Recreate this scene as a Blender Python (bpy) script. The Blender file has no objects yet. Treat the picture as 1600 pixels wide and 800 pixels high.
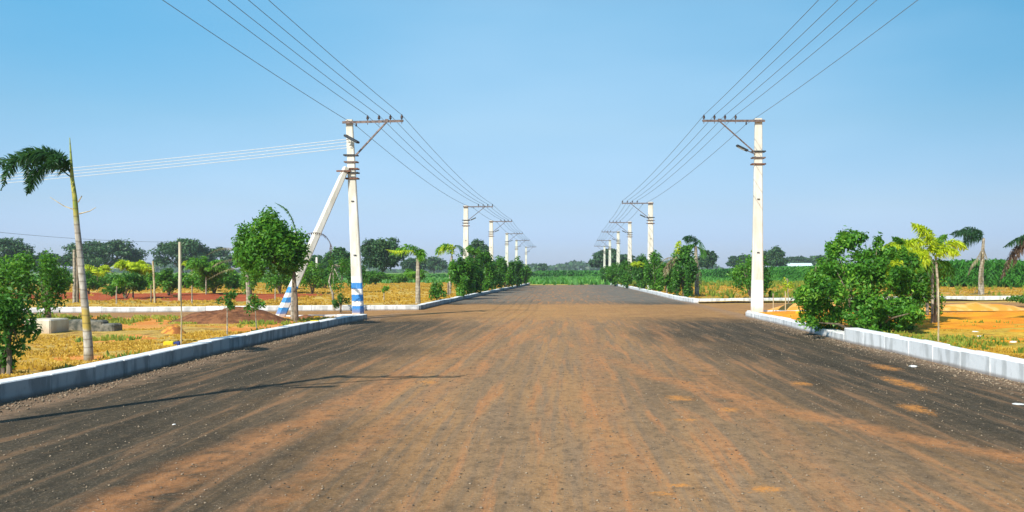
import bpy, math, random
import numpy as np
from mathutils import Vector, Matrix
R = math.radians
random.seed(7)
rng = np.random.default_rng(7)
S = bpy.context.scene
COL = S.collection

# ------------------------------------------------------------------ camera, light, exposure
FPX, VPX, HOR, EYE = 1400.0, 880.0, 423.0, 1.7
cam = bpy.data.cameras.new('camera'); camo = bpy.data.objects.new('camera', cam); COL.objects.link(camo)
camo.location = (0, 0, EYE); camo.rotation_euler = (R(90), 0, 0)
cam.sensor_width = 36; cam.lens = FPX / 1600 * 36
cam.shift_x = -(VPX - 800) / 1600; cam.shift_y = (HOR - 400) / 1600
cam.clip_start = .1; cam.clip_end = 6000
S.camera = camo
SUN_EL = R(40)
sunvec = Vector((-.53 * math.cos(SUN_EL), -.848 * math.cos(SUN_EL), math.sin(SUN_EL)))   # towards the sun
w = bpy.data.worlds.new('World'); S.world = w; w.use_nodes = True
nt = w.node_tree; nt.nodes.clear()
out = nt.nodes.new('ShaderNodeOutputWorld'); bg = nt.nodes.new('ShaderNodeBackground')
sky = nt.nodes.new('ShaderNodeTexSky'); sky.sky_type = 'NISHITA'; sky.sun_disc = False
sky.sun_elevation = SUN_EL; sky.sun_rotation = math.atan2(sunvec.x, sunvec.y)
sky.altitude = 300; sky.air_density = 1.0; sky.dust_density = .6; sky.ozone_density = 2.5
hs = nt.nodes.new('ShaderNodeHueSaturation'); hs.inputs['Saturation'].default_value = 1.0
# grade of the clear-sky colour by elevation: a hazy, pale blue horizon instead of the model's yellow-white one
tcw = nt.nodes.new('ShaderNodeTexCoord'); spw = nt.nodes.new('ShaderNodeSeparateXYZ'); nt.links.new(tcw.outputs['Generated'], spw.inputs[0])
rp = nt.nodes.new('ShaderNodeValToRGB'); els = rp.color_ramp.elements
els[0].position = 0; els[0].color = (.46, .56, .92, 1); els[1].position = 1; els[1].color = (.80, .98, .93, 1)
for p_, c_ in ((.035, (.45, .53, .82)), (.07, (.52, .565, .70)), (.157, (.67, .745, .735)), (.277, (.76, 1.0, .92))):
    e_ = els.new(p_); e_.color = (*c_, 1)
nt.links.new(spw.outputs[2], rp.inputs[0])
mw = nt.nodes.new('ShaderNodeMix'); mw.data_type = 'RGBA'; mw.blend_type = 'MULTIPLY'; mw.inputs[0].default_value = 1
nt.links.new(sky.outputs[0], hs.inputs['Color']); nt.links.new(hs.outputs[0], mw.inputs[6]); nt.links.new(rp.outputs[0], mw.inputs[7]); 
def wm(op, a, b=0.0, clamp=False):
    q = nt.nodes.new('ShaderNodeMath'); q.operation = op; q.use_clamp = clamp
    for v, i in ((a, 0), (b, 1)):
        if isinstance(v, bpy.types.NodeSocket): nt.links.new(v, q.inputs[i])
        else: q.inputs[i].default_value = v
    return q.outputs[0]
def wss(v, a, b):
    q = nt.nodes.new('ShaderNodeMapRange'); q.interpolation_type = 'SMOOTHSTEP'; nt.links.new(v, q.inputs[0]); q.inputs[1].default_value = a; q.inputs[2].default_value = b; return q.outputs[0]
# deeper blue higher up towards both sides, evened brightness from left to right
xd, zd = spw.outputs[0], spw.outputs[2]
fdeep = wm('MULTIPLY', wss(wm('ABSOLUTE', xd), .05, .5), wss(zd, .03, .28))
m3 = nt.nodes.new('ShaderNodeMix'); m3.data_type = 'RGBA'; nt.links.new(fdeep, m3.inputs[0]); m3.inputs[6].default_value = (1, 1, 1, 1); m3.inputs[7].default_value = (.52, .83, .93, 1)
m4 = nt.nodes.new('ShaderNodeMix'); m4.data_type = 'RGBA'; m4.blend_type = 'MULTIPLY'; m4.inputs[0].default_value = 1; nt.links.new(mw.outputs[2], m4.inputs[6]); nt.links.new(m3.outputs[2], m4.inputs[7])
tilt = wm('SUBTRACT', 1.0, wm('MULTIPLY', wm('MAXIMUM', wm('MINIMUM', xd, .45), -.45), .38))
vm = nt.nodes.new('ShaderNodeVectorMath'); vm.operation = 'SCALE'; nt.links.new(m4.outputs[2], vm.inputs[0]); nt.links.new(tilt, vm.inputs['Scale']); 
nz_ = nt.nodes.new('ShaderNodeTexNoise'); nz_.inputs['Scale'].default_value = 2.2; nz_.inputs['Detail'].default_value = 3
mp_ = nt.nodes.new('ShaderNodeMapping'); mp_.inputs['Scale'].default_value = (1, 1, 4); nt.links.new(tcw.outputs['Generated'], mp_.inputs[0]); nt.links.new(mp_.outputs[0], nz_.inputs[0])
mh = nt.nodes.new('ShaderNodeMix'); mh.data_type = 'RGBA'; nt.links.new(wm('MULTIPLY', wss(nz_.outputs[0], .42, .75), .05), mh.inputs[0]); nt.links.new(vm.outputs[0], mh.inputs[6]); mh.inputs[7].default_value = (7.6, 8.2, 8.8, 1)
nt.links.new(mh.outputs[2], bg.inputs['Color'])
bg.inputs['Strength'].default_value = .13
nt.links.new(bg.outputs[0], out.inputs['Surface'])
sl = bpy.data.lights.new('sun', 'SUN'); sl.energy = 4.2; sl.angle = R(.5); sl.color = (1, .94, .82)
so = bpy.data.objects.new('sun', sl); COL.objects.link(so); so.rotation_euler = sunvec.to_track_quat('Z', 'Y').to_euler()
S.view_settings.view_transform = 'Standard'; S.view_settings.look = 'None'
S.view_settings.exposure = .5; S.view_settings.gamma = 1

# ------------------------------------------------------------------ helpers
def G(px, py, z=0.0):
    Y = FPX * (EYE - z) / (py - HOR)
    return Vector(((px - VPX) / FPX * Y, Y, z))
def P(px, py, Y):
    return Vector(((px - VPX) / FPX * Y, Y, EYE - (py - HOR) / FPX * Y))
def tag(o, label=None, cat=None, group=None, kind=None):
    if label: o['label'] = label
    if cat: o['category'] = cat
    if group: o['group'] = group
    if kind: o['kind'] = kind
    return o
def empty(name, loc, label, cat, group=None):
    o = bpy.data.objects.new(name, None); COL.objects.link(o); o.location = loc; o.empty_display_size = .2
    return tag(o, label, cat, group)
class MB:
    def __init__(s): s.v = []; s.f = []; s.a = []
    def add(s, vs, fs, a=0.0):
        b = len(s.v); s.v += [tuple(v) for v in vs]
        for f in fs: s.f.append(tuple(i + b for i in f)); s.a.append(a)
    def box(s, c, d, rot=None, a=0.0, bev=0.0, taper=1.0):
        c = Vector(c); hx, hy, hz = d[0] / 2, d[1] / 2, d[2] / 2
        if bev <= 0:
            vs = [Vector((x * (taper if z > 0 else 1), y * (taper if z > 0 else 1), z)) for z in (-hz, hz) for x, y in ((-hx, -hy), (hx, -hy), (hx, hy), (-hx, hy))]
            fs = [(3, 2, 1, 0), (4, 5, 6, 7), (0, 1, 5, 4), (1, 2, 6, 5), (2, 3, 7, 6), (3, 0, 4, 7)]
        else:
            b = min(bev, hx * .45, hy * .45, hz * .45); vs = []
            for z, i in ((-hz, 1), (-hz + b, 0), (hz - b, 0), (hz, 1)):
                q = b if i else 0; t = taper if z > 0 else 1
                X, Y = (hx - q) * t, (hy - q) * t; c2 = b * (1 - i) + b * .6 * i
                vs += [Vector(p + (z,)) for p in ((-X + c2, -Y), (X - c2, -Y), (X, -Y + c2), (X, Y - c2), (X - c2, Y), (-X + c2, Y), (-X, Y - c2), (-X, -Y + c2))]
            fs = [tuple(range(7, -1, -1)), tuple(range(24, 32))]
            for k in range(3):
                for i in range(8): fs.append((k * 8 + i, k * 8 + (i + 1) % 8, k * 8 + 8 + (i + 1) % 8, k * 8 + 8 + i))
        if rot is not None: vs = [rot @ v for v in vs]
        s.add([v + c for v in vs], fs, a)
    def tube(s, pts, rads, n=8, a=0.0, jit=0.0, cap=True):
        pts = [Vector(p) for p in pts]
        if not hasattr(rads, '__len__'): rads = [rads] * len(pts)
        vs = []; fs = []; ref = None
        for i, p in enumerate(pts):
            t = (pts[min(i + 1, len(pts) - 1)] - pts[max(i - 1, 0)]).normalized()
            if ref is None: ref = t.orthogonal().normalized()
            u = (ref - t * ref.dot(t)).normalized(); ref = u; v = t.cross(u)
            for k in range(n):
                an = 2 * math.pi * k / n; r = rads[i] * (1 + random.uniform(-jit, jit))
                vs.append(p + u * math.cos(an) * r + v * math.sin(an) * r)
        for i in range(len(pts) - 1):
            for k in range(n):
                fs.append((i * n + k, i * n + (k + 1) % n, (i + 1) * n + (k + 1) % n, (i + 1) * n + k))
        if cap: fs.append(tuple(range(n - 1, -1, -1))); fs.append(tuple(range((len(pts) - 1) * n, len(pts) * n)))
        s.add(vs, fs, a)
    def leaflet(s, p, d, l, wd, up, a, droop=.25):
        sd = d.cross(up)
        if sd.length < 1e-4: sd = d.orthogonal()
        sd = sd.normalized() * wd / 2
        m = p + d * l * .45 + Vector((0, 0, -l * droop * .15)); t = p + d * l * .95 + Vector((0, 0, -l * droop))
        s.add([p - sd * .5, p + sd * .5, m + sd, t, m - sd], [(0, 1, 2, 4), (4, 2, 3)], a)
    def build(s, name, mat, parent=None, smooth=False):
        me = bpy.data.meshes.new(name); me.from_pydata(s.v, [], s.f)
        if s.a:
            at = me.attributes.new('rnd', 'FLOAT', 'FACE'); at.data.foreach_set('value', np.array(s.a, dtype=np.float32))
        if smooth: me.polygons.foreach_set('use_smooth', [True] * len(me.polygons))
        me.materials.append(mat); return link(name, me, parent)
def link(name, me, parent=None):
    o = bpy.data.objects.new(name, me); COL.objects.link(o)
    if parent is not None:
        o.parent = parent; o.location = -parent.location if parent.type == 'EMPTY' else (0, 0, 0)       # meshes are modelled in world space
    return o
def npmesh(name, V, F, mat, parent=None, rnd=None, attrs=None, smooth=False):
    me = bpy.data.meshes.new(name); n = F.shape[1]
    me.vertices.add(len(V)); me.vertices.foreach_set('co', np.ascontiguousarray(V, dtype=np.float32).ravel())
    me.loops.add(F.size); me.loops.foreach_set('vertex_index', np.ascontiguousarray(F, dtype=np.int32).ravel())
    me.polygons.add(len(F)); me.polygons.foreach_set('loop_start', np.arange(0, F.size, n, dtype=np.int32))
    if rnd is not None:
        at = me.attributes.new('rnd', 'FLOAT', 'FACE'); at.data.foreach_set('value', np.ascontiguousarray(rnd, dtype=np.float32))
    for k, val in (attrs or {}).items():
        at = me.attributes.new(k, 'FLOAT', 'POINT'); at.data.foreach_set('value', np.ascontiguousarray(val, dtype=np.float32))
    if smooth: me.polygons.foreach_set('use_smooth', np.ones(len(F), dtype=bool))
    me.update(calc_edges=True); me.validate()
    me.materials.append(mat); return link(name, me, parent)
_lat = np.random.default_rng(3).random((256, 256))
def vnoise(x, y):
    x = np.asarray(x, float); y = np.asarray(y, float)
    xi = np.floor(x).astype(int); yi = np.floor(y).astype(int); fx = x - xi; fy = y - yi
    fx = fx * fx * (3 - 2 * fx); fy = fy * fy * (3 - 2 * fy)
    g = lambda a, b: _lat[a % 256, b % 256]
    return (g(xi, yi) * (1 - fx) + g(xi + 1, yi) * fx) * (1 - fy) + (g(xi, yi + 1) * (1 - fx) + g(xi + 1, yi + 1) * fx) * fy
def fbm(x, y, o=4):
    s = 0; a = .5; t = 0
    for k in range(o): s = s + a * vnoise(x * 2 ** k + 17 * k, y * 2 ** k + 31 * k); t += a; a *= .5
    return s / t
def sstep(a, b, x): t = np.clip((x - a) / (b - a), 0, 1); return t * t * (3 - 2 * t)

# ------------------------------------------------------------------ materials
class NT:
    def __init__(s, name):
        s.m = bpy.data.materials.new(name); s.m.use_nodes = True; s.t = s.m.node_tree
        s.b = s.t.nodes['Principled BSDF']; s.o = s.t.nodes['Material Output']
        s.co = s.t.nodes.new('ShaderNodeTexCoord')
    def n(s, ty): return s.t.nodes.new(ty)
    def put(s, v, sock):
        if isinstance(v, bpy.types.NodeSocket): s.t.links.new(v, sock)
        elif isinstance(v, (tuple, list)) and len(v) == 3 and sock.type == 'RGBA': sock.default_value = (*v, 1)
        else: sock.default_value = v
    def m2(s, op, a, b=0.0, c=None, clamp=False):
        q = s.n('ShaderNodeMath'); q.operation = op; q.use_clamp = clamp
        s.put(a, q.inputs[0]); s.put(b, q.inputs[1])
        if c is not None: s.put(c, q.inputs[2])
        return q.outputs[0]
    def mix(s, f, a, b, mode='MIX'):
        q = s.n('ShaderNodeMix'); q.data_type = 'RGBA'; q.blend_type = mode; q.clamp_factor = True
        s.put(f, q.inputs[0]); s.put(a, q.inputs[6]); s.put(b, q.inputs[7]); return q.outputs[2]
    def ss(s, x, a, b):
        q = s.n('ShaderNodeMapRange'); q.interpolation_type = 'SMOOTHSTEP'
        s.put(x, q.inputs[0]); s.put(a, q.inputs[1]); s.put(b, q.inputs[2]); return q.outputs[0]
    def mapv(s, sc, loc=(0, 0, 0), src=None):
        q = s.n('ShaderNodeMapping'); q.inputs['Scale'].default_value = sc; q.inputs['Location'].default_value = loc
        s.t.links.new(src or s.co.outputs['Object'], q.inputs['Vector']); return q.outputs[0]
    def noise(s, sc, det=4, vec=None, rough=.55, dist=0.0):
        q = s.n('ShaderNodeTexNoise'); q.inputs['Scale'].default_value = sc; q.inputs['Detail'].default_value = det
        q.inputs['Roughness'].default_value = rough; q.inputs['Distortion'].default_value = dist
        s.t.links.new(vec or s.co.outputs['Object'], q.inputs['Vector']); return q.outputs['Fac']
    def attr(s, name):
        q = s.n('ShaderNodeAttribute'); q.attribute_name = name; return q.outputs['Fac']
    def xyz(s):
        q = s.n('ShaderNodeSeparateXYZ'); s.t.links.new(s.co.outputs['Object'], q.inputs[0]); return q.outputs
    def bump(s, h, st=.5, d=.02):
        q = s.n('ShaderNodeBump'); q.inputs['Strength'].default_value = st; q.inputs['Distance'].default_value = d
        s.t.links.new(h, q.inputs['Height']); s.t.links.new(q.outputs[0], s.b.inputs['Normal'])
    def fin(s, col, rough=.8, spec=.3, metal=0.0):
        s.put(col, s.b.inputs['Base Color']); s.put(rough, s.b.inputs['Roughness'])
        s.b.inputs['Specular IOR Level'].default_value = spec; s.b.inputs['Metallic'].default_value = metal
        return s.m
def leafmat(name, c0, c1, c2, trans=.36, ns=.8):
    t = NT(name); r = t.attr('rnd'); nz = t.noise(ns, 2)
    k = t.m2('ADD', t.m2('MULTIPLY', r, .75), t.m2('MULTIPLY', t.m2('SUBTRACT', nz, .5), .9))
    c = t.mix(t.ss(k, 0, .5), c0, c1); c = t.mix(t.ss(k, .5, .95), c, c2)
    t.fin(c, .5, .35)
    tr = t.n('ShaderNodeBsdfTranslucent'); t.put(t.mix(.5, c, (c2[0] * 1.2, c2[1] * 1.3, c2[2])), tr.inputs[0])
    mx = t.n('ShaderNodeMixShader'); mx.inputs[0].default_value = trans
    t.t.links.new(t.b.outputs[0], mx.inputs[1]); t.t.links.new(tr.outputs[0], mx.inputs[2]); t.t.links.new(mx.outputs[0], t.o.inputs['Surface'])
    return t.m
M = {}
M['leaf_dark'] = leafmat('leaf_dark', (.02, .085, .014), (.062, .20, .026), (.19, .40, .055))
M['leaf_mid'] = leafmat('leaf_mid', (.018, .085, .010), (.08, .25, .022), (.24, .46, .045))
M['leaf_bright'] = leafmat('leaf_bright', (.025, .11, .01), (.11, .30, .02), (.32, .54, .05))
M['leaf_yellow'] = leafmat('leaf_yellow', (.20, .34, .01), (.50, .62, .02), (.80, .80, .06), .35)
M['leaf_far'] = leafmat('leaf_far', (.022, .062, .026), (.05, .125, .04), (.11, .22, .06), .15, .15)
M['leaf_far2'] = leafmat('leaf_far2', (.022, .065, .018), (.05, .15, .026), (.12, .26, .04), .15, .15)
M['leaf_palm'] = leafmat('leaf_palm', (.012, .05, .018), (.03, .10, .035), (.09, .22, .05))
M['leaf_dry'] = leafmat('leaf_dry', (.10, .07, .04), (.30, .24, .13), (.52, .46, .30), .15)
M['leaf_brown'] = leafmat('leaf_brown', (.05, .03, .02), (.14, .09, .055), (.26, .18, .11), .1)
M['cane'] = leafmat('cane', (.02, .11, .012), (.06, .24, .026), (.18, .42, .055), .2, .12)
M['lowcrop'] = leafmat('lowcrop', (.03, .13, .015), (.07, .24, .03), (.15, .36, .05), .2, .12)
M['drygrass'] = leafmat('drygrass', (.30, .16, .02), (.60, .37, .045), (.78, .56, .12), .2, .35)
M['weed'] = leafmat('weed', (.08, .16, .02), (.28, .34, .04), (.52, .48, .09), .2, .5)
def bark(name, c0, c1, ring=0.0, yb=None):
    t = NT(name); nz = t.noise(6, 5, t.mapv((3, 3, .8))); c = t.mix(t.ss(nz, .35, .65), c0, c1)
    if ring:
        wv = t.n('ShaderNodeTexWave'); wv.bands_direction = 'Z'; wv.inputs['Scale'].default_value = ring; wv.inputs['Distortion'].default_value = 1.5
        t.t.links.new(t.co.outputs['Object'], wv.inputs['Vector'])
        c = t.mix(t.m2('MULTIPLY', t.ss(wv.outputs['Fac'], .8, 1.0), .5), c, (c0[0] * .5, c0[1] * .5, c0[2] * .5))
    t.bump(nz, .6, .02); return t.fin(c, .85)
M['bark'] = bark('bark', (.12, .09, .06), (.28, .22, .16))
M['bark_pale'] = bark('bark_pale', (.24, .20, .15), (.48, .42, .33), 2.0)
M['bark_far'] = bark('bark_far', (.06, .045, .035), (.12, .09, .07))
M['stake'] = bark('stake', (.35, .26, .14), (.60, .50, .32))
def palmtrunk():
    t = NT('palm_trunk'); z = t.xyz()[2]; nz = t.noise(3, 5, t.mapv((3, 3, 1.2))); nb = t.noise(1.3, 3)
    c = t.mix(t.ss(nz, .35, .65), (.30, .26, .21), (.58, .53, .46))
    zz = t.m2('ADD', z, t.m2('MULTIPLY', t.m2('SUBTRACT', nb, .5), .5))
    yel = t.m2('MULTIPLY', t.ss(zz, .62, .72), t.m2('SUBTRACT', 1, t.ss(zz, 1.0, 1.12)))
    c = t.mix(t.m2('MULTIPLY', yel, .8), c, (.50, .34, .02))
    gr = t.mix(t.ss(nz, .4, .62), (.40, .34, .06), (.20, .26, .05)); gr = t.mix(t.ss(zz, 3.0, 3.5), gr, (.30, .36, .09))
    c = t.mix(t.ss(zz, 2.45, 2.8), c, gr)
    wv = t.n('ShaderNodeTexWave'); wv.bands_direction = 'Z'; wv.inputs['Scale'].default_value = 2.2; wv.inputs['Distortion'].default_value = 2
    t.t.links.new(t.co.outputs['Object'], wv.inputs['Vector'])
    c = t.mix(t.m2('MULTIPLY', t.ss(wv.outputs['Fac'], .85, 1.0), .45), c, (.08, .06, .04))
    t.bump(nz, .5, .01); return t.fin(c, .7)
M['palm_trunk'] = palmtrunk()
def concrete(name, base, white, wz, stripes=(), stain=.5, along=None):
    """precast pole: bare concrete above height wz, lime-washed below it, painted bands"""
    t = NT(name); z = t.xyz()[2]; n1 = t.noise(2.5, 5, t.mapv((2, 2, .5))); n2 = t.noise(14, 4, t.mapv((2, 2, .6)))
    c = t.mix(t.ss(n1, .3, .7), base, (base[0] * .78, base[1] * .76, base[2] * .70))
    c = t.mix(t.m2('MULTIPLY', t.ss(n2, .6, .8), stain), c, (base[0] * .55, base[1] * .5, base[2] * .42))
    zz = t.m2('ADD', z, t.m2('MULTIPLY', t.m2('SUBTRACT', n2, .5), .05))
    wc = t.mix(t.m2('MULTIPLY', t.ss(n1, .45, .8), .5), white, (white[0] * .8, white[1] * .78, white[2] * .74))
    c = t.mix(t.m2('SUBTRACT', 1, t.ss(zz, wz - .02, wz + .02)), c, wc)
    for a, b in stripes:
        f = t.m2('MULTIPLY', t.ss(zz, a - .012, a + .012), t.m2('SUBTRACT', 1, t.ss(zz, b - .012, b + .012)))
        c = t.mix(f, c, t.mix(t.ss(n2, .5, .85), (.045, .25, .62), (.25, .42, .66)))
    gr = t.m2('SUBTRACT', 1, t.ss(t.m2('SUBTRACT', z, t.m2('MULTIPLY', n1, .3)), .05, .3))
    c = t.mix(t.m2('MULTIPLY', gr, .45), c, (.42, .22, .11))
    t.bump(n2, .3, .01); return t.fin(c, .75)
M['pole'] = concrete('pole_concrete', (.76, .72, .65), (.84, .83, .80), 1.35, stain=.75)
M['pole_striped'] = concrete('pole_concrete_striped', (.78, .75, .68), (.82, .80, .76), 1.5, stain=.75, stripes= ((1.06, 1.28), (.63, .86), (.22, .46)))
M['strut'] = concrete('strut_concrete', (.78, .75, .68), (.82, .80, .76), 1.35, ((.95, 1.16), (.62, .80), (.24, .46)))
def steel(name, c0, c1):
    t = NT(name); nz = t.noise(12, 4); return t.fin(t.mix(t.ss(nz, .35, .65), c0, c1), .6, .4, .3)
M['steel'] = steel('galvanised_steel', (.10, .075, .07), (.22, .16, .14))
M['dark'] = steel('dark_metal', (.03, .035, .04), (.06, .065, .07))
M['porcelain'] = steel('insulator', (.05, .035, .03), (.10, .06, .05)); M['porcelain'].node_tree.nodes['Principled BSDF'].inputs['Roughness'].default_value = .25
M['wire'] = steel('aluminium_wire', (.16, .20, .24), (.26, .31, .35))
M['wire_pale'] = steel('pale_wire', (.55, .60, .64), (.66, .70, .74))
M['clamp'] = steel('rusty_clamp', (.10, .045, .03), (.22, .10, .06))
def kerbmat(name, top, face, grime):
    t = NT(name); nrm = t.n('ShaderNodeNewGeometry'); sp = t.n('ShaderNodeSeparateXYZ'); t.t.links.new(nrm.outputs['Normal'], sp.inputs[0])
    n1 = t.noise(1.1, 5); n2 = t.noise(9, 5, rough=.7); n3 = t.noise(4, 4, t.mapv((1, 1, .25))); r = t.attr('rnd'); z = t.xyz()[2]
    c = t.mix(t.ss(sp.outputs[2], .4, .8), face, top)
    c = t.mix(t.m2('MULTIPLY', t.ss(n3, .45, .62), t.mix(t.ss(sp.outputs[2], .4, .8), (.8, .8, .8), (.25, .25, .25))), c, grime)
    c = t.mix(t.m2('MULTIPLY', t.ss(n2, .55, .75), .35), c, (grime[0] * .8, grime[1] * .8, grime[2] * .8))
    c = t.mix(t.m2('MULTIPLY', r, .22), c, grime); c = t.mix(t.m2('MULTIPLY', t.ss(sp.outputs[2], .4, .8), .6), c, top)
    ed = t.m2('SUBTRACT', 1, t.ss(t.m2('SUBTRACT', z, t.m2('MULTIPLY', n1, .08)), -.02, .045))
    c = t.mix(t.m2('MULTIPLY', ed, .7), c, (.16, .11, .08))
    t.bump(n2, .5, .015); return t.fin(c, .85)
M['kerb'] = kerbmat('kerb_whitewash', (.80, .80, .79), (.76, .77, .78), (.45, .46, .46))
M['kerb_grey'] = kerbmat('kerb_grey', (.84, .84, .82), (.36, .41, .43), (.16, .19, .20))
M['cement'] = concrete('cement', (.68, .62, .50), (.7, .66, .55), -5)
t = NT('old_block'); nz = t.noise(8, 5); M['old_block'] = t.fin(t.mix(t.ss(nz, .35, .65), (.07, .075, .06), (.22, .20, .16)), .9)
def paint(name, c):
    t = NT(name); nz = t.noise(15, 5); return t.fin(t.mix(t.m2('MULTIPLY', t.ss(nz, .5, .8), .5), c, (c[0] * .6, c[1] * .55, c[2] * .5 + .02)), .6)
M['yellow'] = paint('yellow_paint', (.72, .56, .02)); M['blue'] = paint('blue_paint', (.03, .05, .22))
M['sheet'] = paint('pale_sheet', (.62, .74, .78)); M['lime'] = paint('lime_stone', (.78, .76, .72))
# soil and plots
def soilmat(name, soil, soil2, grass, grass2, green):
    t = NT(name); so_, gn = t.attr('soil'), t.attr('green')
    n1 = t.noise(1.2, 5); n2 = t.noise(7, 6, rough=.7); n3 = t.noise(.35, 3); n4 = t.noise(35, 3)
    cs = t.mix(t.ss(n1, .35, .65), soil, soil2); cs = t.mix(t.m2('MULTIPLY', t.ss(n2, .55, .7), .5), cs, (soil[0] * .55, soil[1] * .5, soil[2] * .5))
    cg = t.mix(t.ss(n2, .38, .62), grass, grass2); cg = t.mix(t.m2('MULTIPLY', t.ss(n1, .5, .7), .4), cg, (soil2[0] * .9, soil2[1] * .9, soil2[2]))
    cg = t.mix(t.m2('MULTIPLY', gn, t.ss(n2, .3, .6)), cg, green)
    e = t.m2('ADD', so_, t.m2('MULTIPLY', t.m2('SUBTRACT', n2, .5), .8))
    cg = t.mix(t.m2('MULTIPLY', t.ss(t.noise(2.6, 6, rough=.7), .50, .62), .65), cg, (.24, .12, .04)); c = t.mix(t.ss(e, .35, .65), cg, cs); c = t.mix(t.m2('MULTIPLY', t.ss(n4, .6, .75), .3), c, (.75, .6, .4))
    t.bump(t.m2('ADD', n2, t.m2('MULTIPLY', n4, .4)), .8, .05); return t.fin(c, .95, .1)
M['plot'] = soilmat('plot_soil', (.66, .23, .05), (.74, .33, .09), (.48, .29, .06), (.62, .44, .12), (.17, .22, .04))
M['redplot'] = soilmat('red_soil', (.34, .07, .025), (.46, .11, .04), (.56, .36, .07), (.66, .47, .12), (.16, .22, .04))
M['orange'] = soilmat('orange_soil', (.78, .26, .02), (.86, .38, .025), (.55, .33, .03), (.70, .47, .07), (.17, .22, .04))
t = NT('mound_soil'); nz = t.noise(3, 6, rough=.7); t.bump(nz, 1, .08)
M['mound'] = t.fin(t.mix(t.ss(nz, .35, .65), (.13, .055, .03), (.30, .13, .06)), .95, .1)
t = NT('clod'); nz = t.noise(6, 6); M['clod'] = t.fin(t.mix(t.ss(nz, .4, .6), (.70, .30, .06), (.32, .12, .04)), .95, .1)
t = NT('sand'); nz = t.noise(2.5, 6); M['sand'] = t.fin(t.mix(t.ss(nz, .4, .6), (.74, .30, .05), (.80, .42, .13)), .95, .1)
# field ground
t = NT('field_ground'); x, y, z = t.xyz(); n1 = t.noise(.05, 4, t.mapv((1, .35, 1))); n2 = t.noise(.9, 5)
c = t.mix(t.ss(n1, .4, .6), (.10, .22, .03), (.20, .33, .05)); c = t.mix(t.m2('MULTIPLY', t.ss(n2, .5, .7), .4), c, (.36, .34, .08))
near = t.m2('SUBTRACT', 1, t.ss(t.m2('ADD', y, t.m2('MULTIPLY', n2, 14)), 112, 124))
c = t.mix(near, c, t.mix(t.ss(n2, .4, .6), (.50, .30, .07), (.60, .42, .11)))
M['field'] = t.fin(c, .95, .1)
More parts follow.
